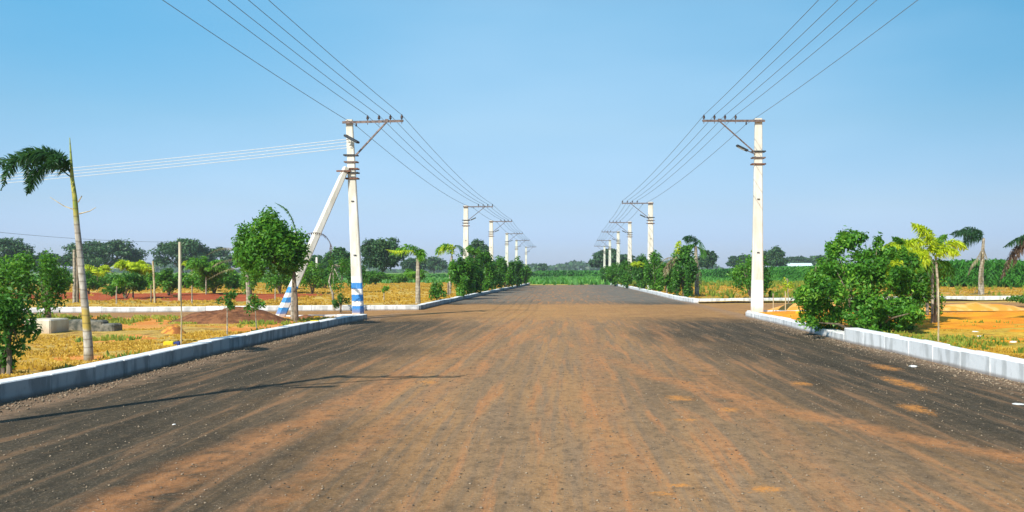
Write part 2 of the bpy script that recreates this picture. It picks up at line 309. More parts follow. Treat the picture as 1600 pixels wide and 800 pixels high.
# roads
def roadmat(name, side=False):
    t = NT(name); x, y, z = t.xyz()
    wob = t.noise(.12, 3); lng = t.noise(1.0, 5, t.mapv((.9, .10, 1)), .6, .6); st2 = t.noise(1.0, 5, t.mapv((4.5, .28, 1)), .6, .4)
    med = t.noise(.8, 6, rough=.65); fine = t.noise(22, 4, rough=.7); grit = t.noise(42, 3, rough=.8); blot = t.noise(2.6, 6, rough=.7)
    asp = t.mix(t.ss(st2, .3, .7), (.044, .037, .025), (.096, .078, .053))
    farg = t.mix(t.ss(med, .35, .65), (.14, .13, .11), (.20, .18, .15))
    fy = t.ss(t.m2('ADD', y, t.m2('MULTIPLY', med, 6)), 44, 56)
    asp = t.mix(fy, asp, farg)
    xs = t.m2('ADD', x, t.m2('MULTIPLY', t.m2('SUBTRACT', wob, .5), 5.0))
    ctr = t.m2('ABSOLUTE', t.m2('ADD', xs, t.m2('SUBTRACT', .45, t.m2('MULTIPLY', t.m2('SUBTRACT', 1, t.ss(y, 5, 14)), 1.7))))
    cen = t.m2('SUBTRACT', 1, t.ss(ctr, 1.0, 4.9))
    d = t.m2('MULTIPLY', cen, t.m2('ADD', .42, t.m2('MULTIPLY', lng, 1.0)), clamp=True)
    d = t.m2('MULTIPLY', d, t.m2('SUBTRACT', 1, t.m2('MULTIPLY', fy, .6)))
    d = t.m2('MULTIPLY', d, t.m2('ADD', .55, t.m2('MULTIPLY', blot, .8)), clamp=True)
    dust = t.mix(t.ss(lng, .4, .65), (.34, .21, .11), (.45, .24, .10)); dust = t.mix(t.ss(t.noise(1.0, 4, t.mapv((7.5, .22, 1), (3, 9, 0)), .6), .44, .62), dust, (.31, .20, .115))
    c = t.mix(d, asp, dust)
    # turning wheel tracks carrying red soil
    def track(a, b, cq, wid, ylo, yhi, amt, c):
        # x = a + b*y + cq*y^2
        xc = t.m2('ADD', t.m2('ADD', a, t.m2('MULTIPLY', y, b)), t.m2('MULTIPLY', t.m2('MULTIPLY', y, y), cq))
        dd = t.m2('ABSOLUTE', t.m2('ADD', t.m2('SUBTRACT', x, xc), t.m2('MULTIPLY', t.m2('SUBTRACT', med, .5), .7)))
        f = t.m2('SUBTRACT', 1, t.ss(dd, 0.0, wid))
        f = t.m2('MULTIPLY', f, t.m2('MULTIPLY', t.ss(y, ylo - 2, ylo + 2), t.m2('SUBTRACT', 1, t.ss(y, yhi - 6, yhi))))
        f = t.m2('MULTIPLY', f, t.m2('MULTIPLY', t.ss(blot, .28, .62), amt))
        return t.mix(f, c, (.50, .215, .08))
    if not side:
        c = track(10.2, -.95, .024, .38, 3, 20, .85, c); c = track(-3.9, .11, -.001, .5, 5, 34, .7, c)
        c = track(-2.6, .07, 0, .3, 5, 34, .5, c); c = track(.4, .01, 0, .4, 6, 34, .45, c); c = track(1.9, .03, 0, .35, 6, 32, .4, c)
    st = t.m2('MULTIPLY', t.ss(st2, .50, .68), t.m2('ADD', .22, t.m2('MULTIPLY', cen, .6)))
    c = t.mix(st, c, (.50, .22, .085))
    dk = t.m2('MULTIPLY', t.ss(t.noise(1.0, 5, t.mapv((2.4, .22, 1), (7, 3, 0)), .6), .55, .8), .35)
    c = t.mix(dk, c, (.09, .072, .055))
    # red soil carried over the crossing
    yy = t.m2('ADD', y, t.m2('MULTIPLY', t.m2('SUBTRACT', med, .5), 6))
    j = t.m2('MULTIPLY', t.ss(yy, 28, 35), t.m2('SUBTRACT', 1, t.ss(yy, 43.5, 46.5)))
    c = t.mix(t.m2('MULTIPLY', j, t.m2('ADD', .45, t.m2('MULTIPLY', blot, .6)), clamp=True) if not side else .85, c, t.mix(t.ss(med, .3, .7), (.40, .20, .075), (.50, .27, .10)))
    if not side:
        pd = t.m2('MULTIPLY', t.m2('SUBTRACT', t.m2('ADD', t.m2('MULTIPLY', t.noise(3.2, 6, None, .8), .6), t.m2('MULTIPLY', t.noise(30, 3, None, .7), .4)), .5), 11)
        for px, py, rx, ry in ((1062, 623, .20, .26), (1072, 657, .15, .10), (1140, 641, .12, .18), (1188, 766, .17, .11), (1030, 773, .10, .06), (1062, 760, .08, .07),
                               (1412, 600, .16, .9), (1432, 640, .15, .45), (1385, 575, .22, .5), (670, 597, .12, .35), (1250, 600, .15, .3)):
            p = G(px, py)
            dx = t.m2('DIVIDE', t.m2('SUBTRACT', x, p.x), rx); dy = t.m2('DIVIDE', t.m2('SUBTRACT', y, p.y), ry)
            r2 = t.m2('ADD', t.m2('ADD', t.m2('MULTIPLY', dx, dx), t.m2('MULTIPLY', dy, dy)), pd)
            c = t.mix(t.m2('MULTIPLY', t.m2('SUBTRACT', 1, t.ss(r2, -.6, 1.5)), .8), c, (.66, .27, .06))
        # sandy wash along the kerbs
        ex = t.m2('ADD', t.m2('ABSOLUTE', x), t.m2('MULTIPLY', t.m2('SUBTRACT', blot, .5), 1.4))
        c = t.mix(t.m2('MULTIPLY', t.ss(ex, 6.1, 6.7), .5), c, (.34, .22, .14))
    g9 = t.noise(9, 4, t.mapv((1.0, .55, 1)), .75)
    c = t.mix(t.m2('MULTIPLY', t.ss(g9, .50, .66), t.m2('ADD', .10, t.m2('MULTIPLY', cen, .2))), c, (.44, .27, .14))
    c = t.mix(t.m2('MULTIPLY', t.m2('SUBTRACT', 1, t.ss(g9, .36, .50)), .32), c, (.045, .038, .03))
    c = t.mix(t.m2('MULTIPLY', t.ss(grit, .54, .70), .45), c, (.42, .32, .23))
    c = t.mix(t.m2('MULTIPLY', t.ss(fine, .52, .68), .40), c, (.06, .045, .035))
    t.bump(t.m2('ADD', t.m2('MULTIPLY', fine, .6), grit), .9, .012)
    return t.fin(c, .95, .08)
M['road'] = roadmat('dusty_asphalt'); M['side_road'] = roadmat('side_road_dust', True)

# ------------------------------------------------------------------ setting: ground, roads, kerbs
def sheet(name, pts, z, mat, nx=1):
    mb = MB(); mb.add([(x, y, z) for x, y in pts], [tuple(range(len(pts)))]); return tag(mb.build(name, mat), kind='structure')
sheet('ground', [(-2500, -300), (2500, -300), (2500, 4000), (-2500, 4000)], 0, M['field'])
LK = [(-240, 690, .27), (0, 631, .26), (150, 600, .27), (300, 562, .28), (450, 527, .27), (540, 506, .22), (574, 499, .18)]
RK = [(1165, 495, .19), (1220, 508, .20), (1318, 534, .20), (1319, 534.5, .33), (1420, 557, .33), (1500, 577, .32), (1600, 600, .32), (1860, 668, .32)]
LF = [(657, 484.5, .22), (700, 474, .22), (735, 466, .22), (777, 456.5, .22), (809, 449.5, .22), (828, 445, .22)]
RF = [(1084, 474, .24), (1056, 469.5, .24), (1021, 460.5, .24), (982, 451, .24), (940, 442.5, .22)]
def gp(L): return [(*G(a, b).xy, h) for a, b, h in L]
lk, rk, lf, rf = gp(LK), gp(RK), gp(LF), gp(RF)
lk = [(lk[0][0], -4, .27)] + lk; rk = rk + [(rk[-1][0], -4, .32)]
lback = [(lk[-1][0] - .25, 32.0, .17), (-9.0, 31.6, .15), (-13, 31.0, .10)]
rback = [(rk[0][0] + .3, rk[0][1] + 1.3, .17), (9.5, 35.0, .15), (12.5, 35.0, .12)]
lside = [(*G(-160, 491).xy, .23), (*G(75, 489.5).xy, .23), (*G(400, 487).xy, .23), (*G(655, 484.6).xy, .23)]
lside = [(-75, 34.2, .23)] + lside
rside = [(*G(1086, 474).xy, .24), (*G(1200, 473).xy, .24), (*G(1434, 471).xy, .26), (*G(1580, 470).xy, .28), (75, 54.0, .28)]
mroad = [(-7.6, -6)] + [(-7.45, 28)] + [(-7.2, 31.9), (-6.5, 37)] + [(p[0] - .15, p[1]) for p in lf] + [(-3.9, 104), (4.4, 109)] + [(p[0] + .15, p[1]) for p in reversed(rf)] + [(7.0, 36), (7.3, 28), (7.3, -6)]
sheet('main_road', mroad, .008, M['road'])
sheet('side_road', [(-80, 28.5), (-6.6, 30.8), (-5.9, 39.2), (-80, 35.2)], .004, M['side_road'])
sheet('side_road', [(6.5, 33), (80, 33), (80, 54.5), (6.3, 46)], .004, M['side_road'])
def kerb(line, inward, wid, mat, blk=1.0, name='kerb', lab=None, gap=.004):
    mb = MB(); pts = [Vector((a, b, 0)) for a, b, h in line]; hs_ = [h for *_, h in line]
    for i in range(len(pts) - 1):
        a, b = pts[i], pts[i + 1]; L = (b - a).length
        if L < .2: continue
        n = max(1, round(L / blk)); d = (b - a).normalized(); nr = Vector((-d.y, d.x, 0)) * inward
        for k in range(n):
            s0 = L * k / n + gap / 2; s1 = L * (k + 1) / n - gap / 2 + (0.0)
            h = hs_[i] + (hs_[i + 1] - hs_[i]) * (k + .5) / n + random.uniform(-.012, .012)
            c = a + d * (s0 + s1) / 2 + nr * (wid / 2 + random.uniform(-.008, .008)); c.z = h / 2 - .04
            rot = Matrix(((d.x, -d.y, 0), (d.y, d.x, 0), (0, 0, 1))) @ Matrix.Rotation(random.uniform(-.004, .004), 3, 'Y')
            mb.box(c, (s1 - s0, wid, h + .08), rot, random.random(), bev=.014)
    o = mb.build(name, mat); tag(o, lab, kind='structure'); return o
kerb(lk, 1, .30, M['kerb_grey'], 1.0); kerb(rk, 1, .34, M['kerb'], 1.25)
kerb(lf, 1, .26, M['kerb_grey'], 1.3); kerb(rf, -1, .30, M['kerb'], 1.6)
kerb(lback, 1, .26, M['kerb'], 1.2); kerb(rback, -1, .26, M['kerb'], 1.2)
kerb(lside, 1, .26, M['kerb'], 2.0); kerb(rside, 1, .28, M['kerb'], 2.4)

# plots: soil/green zones by place
def zone(which, x, y):
    n = fbm(x * .5, y * .5); n2 = fbm(x * .18 + 50, y * .18)
    if which == 'ln':
        soil = sstep(20.5, 25.5, y + (n - .5) * 12) * sstep(.30, .55, n + .1)
        soil = np.maximum(soil, sstep(.53, .62, n) * .9); green = sstep(.40, .52, n2 + (n - .5) * .8)
    elif which == 'rn':
        soil = sstep(21.5, 26, y + (n - .5) * 14 - .25 * (x - 9)); green = sstep(.52, .60, n2 + (n - .5) * 1.2) * .7
        soil = np.maximum(soil, sstep(.58, .64, n))
    elif which == 'lf':
        yb = 45.0 - .12 * x
        soil = sstep(yb - 2, yb + 1.5, y + (n - .5) * 6) * (1 - sstep(yb + 13, yb + 16, y + (n - .5) * 6)) * (1 - sstep(-18, -13, x))
        green = sstep(.55, .65, n2) * .6
    else:
        soil = sstep(.66, .72, n) * .8; green = sstep(.5, .6, n2) * .7 + sstep(75, 95, y) * .6
    return soil, np.clip(green, 0, 1)
def interp_line(line, y):
    ys = np.array([p[1] for p in line]); xs = np.array([p[0] for p in line]); o = np.argsort(ys); return np.interp(y, ys[o], xs[o])
def side_y(which, X):
    L = {'lf': lside, 'rf': rside}[which]; xs = np.abs(np.array([p[0] for p in L])); ys = np.array([p[1] for p in L]); o = np.argsort(xs); return np.interp(np.abs(X), xs[o], ys[o])
def plot(which, ya, yb, xout, side, mat, ny, nx, z0):
    ys = np.linspace(0, 1, ny); us = np.linspace(0, 1, nx) ** 1.6; V = []
    for v in ys:
        for u in us: V.append((u, v))
    V = np.array(V); u, v = V[:, 0], V[:, 1]
    Y0 = ya + (yb - ya) * v
    line = {'ln': lk, 'rn': rk, 'lf': lf, 'rf': rf}[which]
    # edge x at that y, then outwards; sheared so that it follows the side kerbs
    if which == 'ln': Yx = lambda X, Y: Y - .045 * (np.abs(X) - 7) * sstep(10, 31, Y)
    elif which == 'lf': Yx = lambda X, Y: Y + (side_y('lf', X) - 38.6) * (1 - sstep(45, 90, Y))
    elif which == 'rf': Yx = lambda X, Y: Y + (side_y('rf', X) - 46.6) * (1 - sstep(65, 105, Y))
    else: Yx = lambda X, Y: Y
    ex = np.abs(interp_line(line, Y0)) + .22
    X = ex + (xout - ex) * u; Y = Yx(X, Y0); X = X * side
    n = fbm(X * .6, Y * .6); Z = z0 + (n - .5) * .16 + (fbm(X * .12, Y * .12) - .5) * .12
    e = sstep(0, .02, u) ; Z = Z * e + (z0 - .03) * (1 - e)
    Z = Z * (1 - .9 * (sstep(.97, 1, v) if which in 'ln rn' else (1 - sstep(0, .02, v)) * .3))
    V3 = np.stack([X, Y, Z], 1); I = np.arange(ny * nx).reshape(ny, nx)
    F = np.stack([I[:-1, :-1], I[:-1, 1:], I[1:, 1:], I[1:, :-1]], -1).reshape(-1, 4)
    if side < 0: F = F[:, ::-1]
    so_, gn = zone(which, X, Y)
    o = npmesh('plot_ground', V3, F, mat, attrs={'soil': so_, 'green': gn}, smooth=True); tag(o, kind='structure')
plot('ln', -4, 31.5, 70, -1, M['plot'], 170, 150, .16)
plot('rn', -4, 34.6, 80, 1, M['orange'], 170, 150, .17)
plot('lf', 38.9, 118, 140, -1, M['redplot'], 150, 150, .14)
plot('rf', 46.2, 118, 140, 1, M['plot'], 150, 120, .15)

# ------------------------------------------------------------------ foliage machinery
def leafcloud(name, blobs, n, size, mat, parent, aspect=.5, up=.5, shell=.55):
    """blobs: (centre, (rx,ry,rz), weight)"""
    wts = np.array([b[2] for b in blobs], float); wts /= wts.sum(); cnt = rng.multinomial(n, wts); Ps = []; Rn = []; Out = []
    for (c, r, _), k in zip(blobs, cnt):
        d = rng.normal(size=(k, 3)); d /= np.linalg.norm(d, axis=1)[:, None] + 1e-9
        rad = (shell + (1 - shell) * rng.random(k)) * (1 + .16 * rng.normal(size=k)) ; inner = rng.random(k) < .22; rad[inner] = rng.random(inner.sum()) * .9
        Ps.append(np.array(c) + d * rad[:, None] * np.array(r)); Out.append(d); Rn.append(np.clip(rng.normal(.5, .22, k) + rng.normal(0, .10), 0, 1))
    C = np.concatenate(Ps); Rn = np.concatenate(Rn); Out = np.concatenate(Out); k = len(C)
    N = Out * .5 + rng.normal(size=(k, 3)) * .6 + np.array([0, 0, up]); N /= np.linalg.norm(N, axis=1)[:, None]
    T = np.cross(N, rng.normal(size=(k, 3))); T /= np.linalg.norm(T, axis=1)[:, None]; B = np.cross(N, T)
    s = size * (.6 + .8 * rng.random(k))[:, None]
    a = C - T * s * .5; b = C + B * s * aspect * .5 + N * s * .08; c = C + T * s * .5 - np.array([0, 0, 1]) * s * .12; d = C - B * s * aspect * .5 + N * s * .08
    V = np.stack([a, b, c, d], 1).reshape(-1, 3); V[:, 2] = np.maximum(V[:, 2], .1); F = np.arange(4 * k).reshape(k, 4)
    return npmesh(name, V, F, mat, parent, rnd=Rn)
def crown_blobs(c, r, n, k=.36, low=-.6, seed=0, flat=1.0):
    rr = random.Random(seed); bl = []
    for i in range(n):
        th = rr.uniform(0, 2 * math.pi); ph = rr.uniform(low, 1); q = math.sqrt(max(0, 1 - ph * ph)); m = rr.uniform(.60, .86)
        s = k * rr.uniform(.65, 1.25)
        bl.append(((c[0] + math.cos(th) * q * r[0] * m, c[1] + math.sin(th) * q * r[1] * m, c[2] + ph * r[2] * m), (r[0] * s, r[1] * s, r[2] * s * flat * 1.1), s ** 2))
    bl.append((c, (r[0] * .6, r[1] * .6, r[2] * .6), .25)); return bl
def shrub(px0, px1, ytop, ybase, label, mat='leaf_mid', n=2500, leaf=.12, nb=14, group='shrubs in the plots', cat='shrub', Y=None, depth=1.0, seed=None, low=-.75, zb=.14, name='shrub', extra=None, k=.36, up=.5):
    cx = (px0 + px1) / 2
    if Y is None: base = G(cx, ybase, zb)
    else: base = Vector(((cx - VPX) / FPX * Y, Y, zb))
    Y = base.y; ztop = EYE - (ytop - HOR) / FPX * Y; rx = (px1 - px0) / 2 / FPX * Y; h = ztop - base.z
    root = empty(name, base, label, cat, group)
    c = (base.x, Y, base.z + h * .52); r = (rx, rx * depth, h * .52)
    bl = crown_blobs(c, r, nb, k, low, seed if seed is not None else int(px0 * 7 + ytop))
    if extra: bl += extra
    leafcloud('foliage', bl, n, leaf, M[mat], root, up=up)
    st = MB(); rr = random.Random(int(px0))
    for i in range(5):
        e = base + Vector((rr.uniform(-.5, .5) * rx, rr.uniform(-.4, .4) * rx * depth, h * rr.uniform(.55, .85)))
        m = base.lerp(e, .5) + Vector((rr.uniform(-.05, .05), 0, .1 * h * .3))
        st.tube([base + Vector((rr.uniform(-.05, .05), 0, -.1)), m, e], [.02 + .012 * h, .014 + .008 * h, .006], 5)
    st.build('stem', M['bark'], root); return root
def tree(px0, px1, y0, y1, label, Y, mat='leaf_far', n=4000, leaf=.4, nb=22, tb=None, group='trees beyond the plots', flat=.8, seed=None, k=.30, low=-.45, cat='tree', trad=None, barkm='bark_far', name='tree', tpx=None):
    cx = (px0 + px1) / 2; zt = EYE - (y0 - HOR) / FPX * Y; zl = max(.6, EYE - (y1 - HOR) / FPX * Y); rx = (px1 - px0) / 2 / FPX * Y
    bx = ((tpx or cx) - VPX) / FPX * Y; base = Vector((bx, Y, 0.05))
    root = empty(name, base, label, cat, group); c = Vector(((cx - VPX) / FPX * Y, Y, (zt + zl) / 2)); r = (rx, rx * .8, (zt - zl) / 2)
    sd = seed if seed is not None else int(px0 * 3 + y0)
    bl = crown_blobs(c, r, nb, k, low, sd, flat)
    leafcloud('crown', bl, n, leaf, M[mat], root, up=.7)
    tr = MB(); tw = trad or rx * .06; fork = Vector((base.x * .6 + c.x * .4, Y, max(zl + r[2] * .3, .9)))
    tr.tube([base + Vector((0, 0, -.3)), base.lerp(fork, .5) + Vector((tw * .4, 0, 0)), fork], [tw * 1.3, tw, tw * .8], 8, jit=.08)
    for b in bl[:9]:
        e = Vector(b[0]); tr.tube([fork, fork.lerp(e, .5) + Vector((0, 0, r[2] * .08)), e], [tw * .5, tw * .28, tw * .08], 5)
    tr.build('trunk', M[barkm], root); return root
def frond(parent, pts, ll, mat, n=34, mode='flat', wd=None, name='frond', rr=.012, droop=.35, fwd=.55, rmat='stake', a0=None):
    """pts: polyline of the rachis in world space"""
    mb = MB(); P_ = []
    pts = [Vector(p) for p in pts]
    # catmull sampling
    q = [pts[0] * 2 - pts[1]] + pts + [pts[-1] * 2 - pts[-2]]; m = max(4, n // (len(pts) - 1))
    for i in range(1, len(q) - 2):
        for k in range(m):
            t = k / m; a, b, c, d = q[i - 1], q[i], q[i + 1], q[i + 2]
            P_.append(.5 * ((2 * b) + (c - a) * t + (2 * a - 5 * b + 4 * c - d) * t * t + (3 * b - a - 3 * c + d) * t ** 3))
    P_.append(pts[-1]); N = len(P_); wd = wd or ll * .13
    mb.tube(P_[::2] + [P_[-1]], [rr * (1 - .75 * i / (len(P_[::2]))) for i in range(len(P_[::2]) + 1)], 5, .35)
    for i in range(int(N * .10), N):
        tg = (P_[min(i + 1, N - 1)] - P_[max(i - 1, 0)]).normalized(); s = i / (N - 1)
        L = ll * (math.sin(math.pi * min(1, .18 + s * .86)) ** .6 + .1)
        up = Vector((0, 0, 1)) - tg * tg.z
        if up.length < .1: up = tg.orthogonal()
        up.normalize(); sd = tg.cross(up).normalized()
        if mode == 'flat':
            for sg in (-1, 1):
                d = (sd * sg + tg * fwd + up * random.uniform(.0, .35)).normalized()
                mb.leaflet(P_[i], d, L * random.uniform(.85, 1.1), wd, up, min(1, max(0, random.gauss(.5, .2))), droop)
        else:
            for k in range(8):
                an = random.uniform(0, 2 * math.pi)
                d = (sd * math.cos(an) + up * math.sin(an) + tg * fwd).normalized()
                mb.leaflet(P_[i] + tg * random.uniform(-.02, .02), d, L * random.uniform(.7, 1.1), wd, Vector((random.uniform(-1, 1), random.uniform(-1, 1), random.uniform(-1, 1))), min(1, max(0, random.gauss(.5, .25))), droop)
    return mb.build(name, M[mat], parent)
def pts_px(L, Y, dy0=0.0, dy1=0.0):
    n = len(L); return [P(a, b, Y + dy0 + (dy1 - dy0) * i / max(1, n - 1)) for i, (a, b) in enumerate(L)]

# ------------------------------------------------------------------ far wood, crops, grass (stuff)
def strip_wood():
    # far-off tree belt on the horizon, reads as one mass
    C = []; n = 26000
    xs = rng.uniform(-900, 1000, n); ys = 720 + rng.uniform(0, 60, n); top = 1.2 + 8 * sstep(.42, .75, fbm(xs * .018, xs * 0 + 3)) + 1.5 * fbm(xs * .1, xs * 0 + 8)
    zs = rng.random(n) ** .7 * top; C = np.stack([xs, ys, zs], 1)
    N = rng.normal(size=(n, 3)) + np.array([0, -.4, .5]); N /= np.linalg.norm(N, axis=1)[:, None]
    T = np.cross(N, rng.normal(size=(n, 3))); T /= np.linalg.norm(T, axis=1)[:, None]; B = np.cross(N, T); s = 2.0
    V = np.stack([C - T * s, C + B * s * .7, C + T * s, C - B * s * .7], 1).reshape(-1, 3); V[:, 2] = np.maximum(V[:, 2], 0)
    o = npmesh('far_wood', V, np.arange(4 * n).reshape(n, 4), M['leaf_far'], rnd=rng.random(n))
    tag(o, 'far belt of dark trees along the horizon behind the fields', 'wood', kind='stuff')
strip_wood()
def crop(name, front, n, depth, mat, label, leaf=1.1, cat='crop'):
    fp = [(*G(a, b).xy, h) for a, b, h in front]; px = np.array([p[0] for p in fp]); py = np.array([p[1] for p in fp]); ph = np.array([p[2] for p in fp])
    seg = np.hypot(np.diff(px), np.diff(py)) ; cs = np.concatenate([[0], np.cumsum(seg / (.5 * (py[1:] + py[:-1])))]); u = rng.random(n) * cs[-1]
    x = np.interp(u, cs, px); y = np.interp(u, cs, py); h = np.interp(u, cs, ph); dd = rng.random(n) ** 1.8
    y2 = y + dd * depth * (y / 90); x2 = x * (1 + dd * depth / 90 * .9)
    h = h * (.82 + .3 * fbm(x2 * .4, y2 * .4)) * (.94 + .06 * rng.random(n)); sc = (y / 95)[:, None]
    Vs = []; Rs = []
    rb = np.clip(fbm(x2 * .15, y2 * .15) * 1.1 - .05, 0, 1)
    for k in range(5):
        an = rng.random(n) * 2 * math.pi; z0 = h * (.05 + .69 * rng.random(n)); L = leaf * (.7 + .6 * rng.random(n)); 
        dx = np.cos(an); dy = np.sin(an); w_ = .05 * sc[:, 0] + .02
        b = np.stack([x2, y2, z0], 1); m = np.stack([x2 + dx * L * .28, y2 + dy * L * .28, np.minimum(z0 + L * .45, h)], 1)
        e = np.stack([x2 + dx * L * .75, y2 + dy * L * .75, np.minimum(z0 + L * (.05 + .5 * rng.random(n)), h * 1.03)], 1); sd = np.stack([-dy * w_, dx * w_, 0 * dx], 1)
        sd2 = np.stack([w_ * rng.choice([-1, 1], n), 0 * w_, 0 * w_], 1)
        Vs.append(np.stack([b - sd2 * .6, b + sd2 * .6, m + sd2 + sd * .5, m - sd2 - sd * .5], 1)); Vs.append(np.stack([m - sd2, m + sd2, e + sd2 * .25, e - sd2 * .25], 1))
        q = np.clip(rb + rng.normal(0, .15, n), 0, 1); Rs += [q * .9, q]
    V = np.concatenate(Vs).reshape(-1, 3); o = npmesh(name, V, np.arange(len(V)).reshape(-1, 4), M[mat], rnd=np.concatenate(Rs)); tag(o, label, cat, kind='stuff')
crop('tall_crop', [(1092, 437, 2.0), (1160, 438, 2.3), (1240, 441, 2.5), (1330, 446, 2.65), (1480, 451, 2.95), (1620, 453, 3.0), (1760, 455, 3.0)], 15000, 22, 'cane', 'tall green cane crop standing behind the right hand plots')
crop('field_crop', [(840, 434.5, 1.75), (900, 434.5, 1.8), (980, 435, 1.85), (1100, 436, 2.0)], 5000, 30, 'cane', 'green crop standing beyond the end of the road')
crop('field_crop', [(-200, 443, 1.0), (300, 441, 1.0), (560, 438, 1.0), (700, 437, 1.1), (850, 435, 1.6)], 8000, 25, 'lowcrop', 'low green crop beyond the dry plots on the left', .8)

def tufts(name, which, n, box, hgt, mat, label, thr, greenmode=False, bl=7, wid=.012):
    x = rng.uniform(box[0], box[1], n * 3); y = box[2] + (box[3] - box[2]) * rng.random(n * 3) ** .9
    line = {'ln': lk, 'rn': rk, 'lf': lf, 'rf': rf}[which]; ex = np.abs(interp_line(line, y)) + .45
    ok = np.abs(x) > ex
    if which == 'ln': ok &= y < 30.6 - .045 * (np.abs(x) - 7)
    if which == 'lf': ok &= y > side_y('lf', x) + .4
    if which == 'rf': ok &= y > side_y('rf', x) + .5
    if which == 'rn': ok &= y < 33.6
    so_, gn = zone(which, x, y); pr = (1 - so_) ** 2 * (.06 + .9 * sstep(.42, .62, fbm(x * 1.3, y * 1.3)))
    if greenmode: pr = gn * (1 - so_ * .8) * sstep(.44, .58, fbm(x * .9 + 9, y * .9))
    ok &= rng.random(len(x)) < pr + thr; x = x[ok][:n]; y = y[ok][:n]; n = len(x)
    hs_ = hgt * (.5 + .9 * fbm(x * .7 + 3, y * .7)) ; V = []; Rr = []
    base = .13
    for k in range(bl):
        an = rng.random(n) * 2 * math.pi; sp = rng.random(n) * .09; L = hs_ * (.5 + .8 * rng.random(n)); le = rng.random(n) * .6 * L
        bx = x + np.cos(an) * sp; by = y + np.sin(an) * sp; w_ = (wid + .0004 * y) * (.6 + .8 * rng.random(n))
        b = np.stack([bx, by, base + 0 * bx], 1); t_ = np.stack([bx + np.cos(an) * le, by + np.sin(an) * le, base + L], 1); sd = np.stack([w_, .3 * w_, 0 * w_], 1)
        m = (b + t_) / 2 + np.array([0, 0, 1]) * (L * .12)[:, None]
        V.append(np.stack([b - sd, b + sd, m + sd * .8, m - sd * .8], 1)); V.append(np.stack([m - sd * .8, m + sd * .8, t_ + sd * .15, t_ - sd * .15], 1))
        q = np.clip(rng.normal(.5, .25, n), 0, 1); Rr += [q * .8, q]
    V = np.concatenate(V).reshape(-1, 3); o = npmesh(name, V, np.arange(len(V)).reshape(-1, 4), M[mat], rnd=np.concatenate(Rr)); tag(o, label, 'grass', kind='stuff')
tufts('dry_grass', 'ln', 15000, (-22, -7, 8, 31), .055, 'drygrass', 'short golden dry grass in the near left plot', .02)
tufts('green_weeds', 'ln', 9000, (-22, -7, 12, 30), .12, 'weed', 'green weeds among the dry grass of the near left plot', 0, True)
tufts('dry_grass', 'rn', 12000, (6.8, 26, 10, 33), .055, 'drygrass', 'short golden dry grass behind the near right kerb', .015)
tufts('green_weeds', 'rn', 2600, (6.8, 22, 12, 30), .10, 'weed', 'yellowish green weeds on the orange soil of the near right plot', 0, True)
tufts('dry_grass', 'lf', 12000, (-48, -6, 35, 115), .09, 'drygrass', 'golden dry grass in the plot beyond the left side road', .01)
tufts('dry_grass', 'rf', 9000, (6, 60, 46, 112), .10, 'drygrass', 'golden dry grass in the plot beyond the right side road', .01)
tufts('green_weeds', 'rf', 2500, (6, 60, 48, 112), .35, 'weed', 'green weeds in the plot beyond the right side road', 0, True)
def field_tufts():
    n = 9000; x = rng.uniform(-60, 60, n); y = 106 + 85 * rng.random(n); ok = rng.random(n) < sstep(.42, .62, fbm(x * .12, y * .12)); x, y = x[ok], y[ok]; n = len(x); V = []
    for k in range(3):
        h = .25 + .5 * rng.random(n); an = rng.random(n) * 6.283; w_ = .16; b = np.stack([x, y, 0 * x], 1); tp = np.stack([x + np.cos(an) * .25, y + np.sin(an) * .25, h], 1); sd = np.array([w_, 0, 0]); V.append(np.stack([b - sd, b + sd, tp + sd * .3, tp - sd * .3], 1))
    V = np.concatenate(V).reshape(-1, 3); o = npmesh('field_grass', V, np.arange(len(V)).reshape(-1, 4), M['lowcrop'], rnd=rng.random(3 * n)); tag(o, 'low green grass in the field beyond the end of the road', 'grass', kind='stuff')
field_tufts()
# loose stones and grit on the road
def grit(n):
    V = []; F = []; 
    base = np.array([(1, 0, 0), (-1, 0, 0), (0, 1, 0), (0, -1, 0), (0, 0, 1), (0, 0, -1)], float)
    fc = np.array([(0, 2, 4), (2, 1, 4), (1, 3, 4), (3, 0, 4), (2, 0, 5), (1, 2, 5), (3, 1, 5), (0, 3, 5)])
    y = 5 + 26 * rng.random(n) ** 1.7; x = rng.uniform(-6.7, 6.6, n); edge = rng.random(n) < .35
    xl = interp_line(lk, y) + .05 + np.abs(rng.normal(0, .28, n)); xr = interp_line(rk, y) - .05 - np.abs(rng.normal(0, .28, n)); sd = rng.random(n) < .5
    x[edge] = np.where(sd, xl, xr)[edge]
    s = .005 + .010 * rng.random(n) ** 2; s[edge] *= 1.9; s = s[:, None, None]
    sh = base[None] * (.6 + .7 * rng.random((n, 6, 1))) * s; sh[:, :, 2] *= .6
    Vv = sh + np.stack([x, y, .008 + s[:, 0, 0] * .3], 1)[:, None]; Fv = fc[None] + (np.arange(n) * 6)[:, None, None]
    o = npmesh('road_gravel', Vv.reshape(-1, 3), Fv.reshape(-1, 3), M['gravel'], rnd=np.repeat(rng.random(n), 8)); tag(o, 'loose gravel and grit scattered on the dusty road', 'gravel', kind='stuff')
t = NT('gravel'); M['gravel'] = t.fin(t.mix(t.attr('rnd'), (.09, .07, .05), (.38, .29, .20)), .9, .2)
grit(20000)

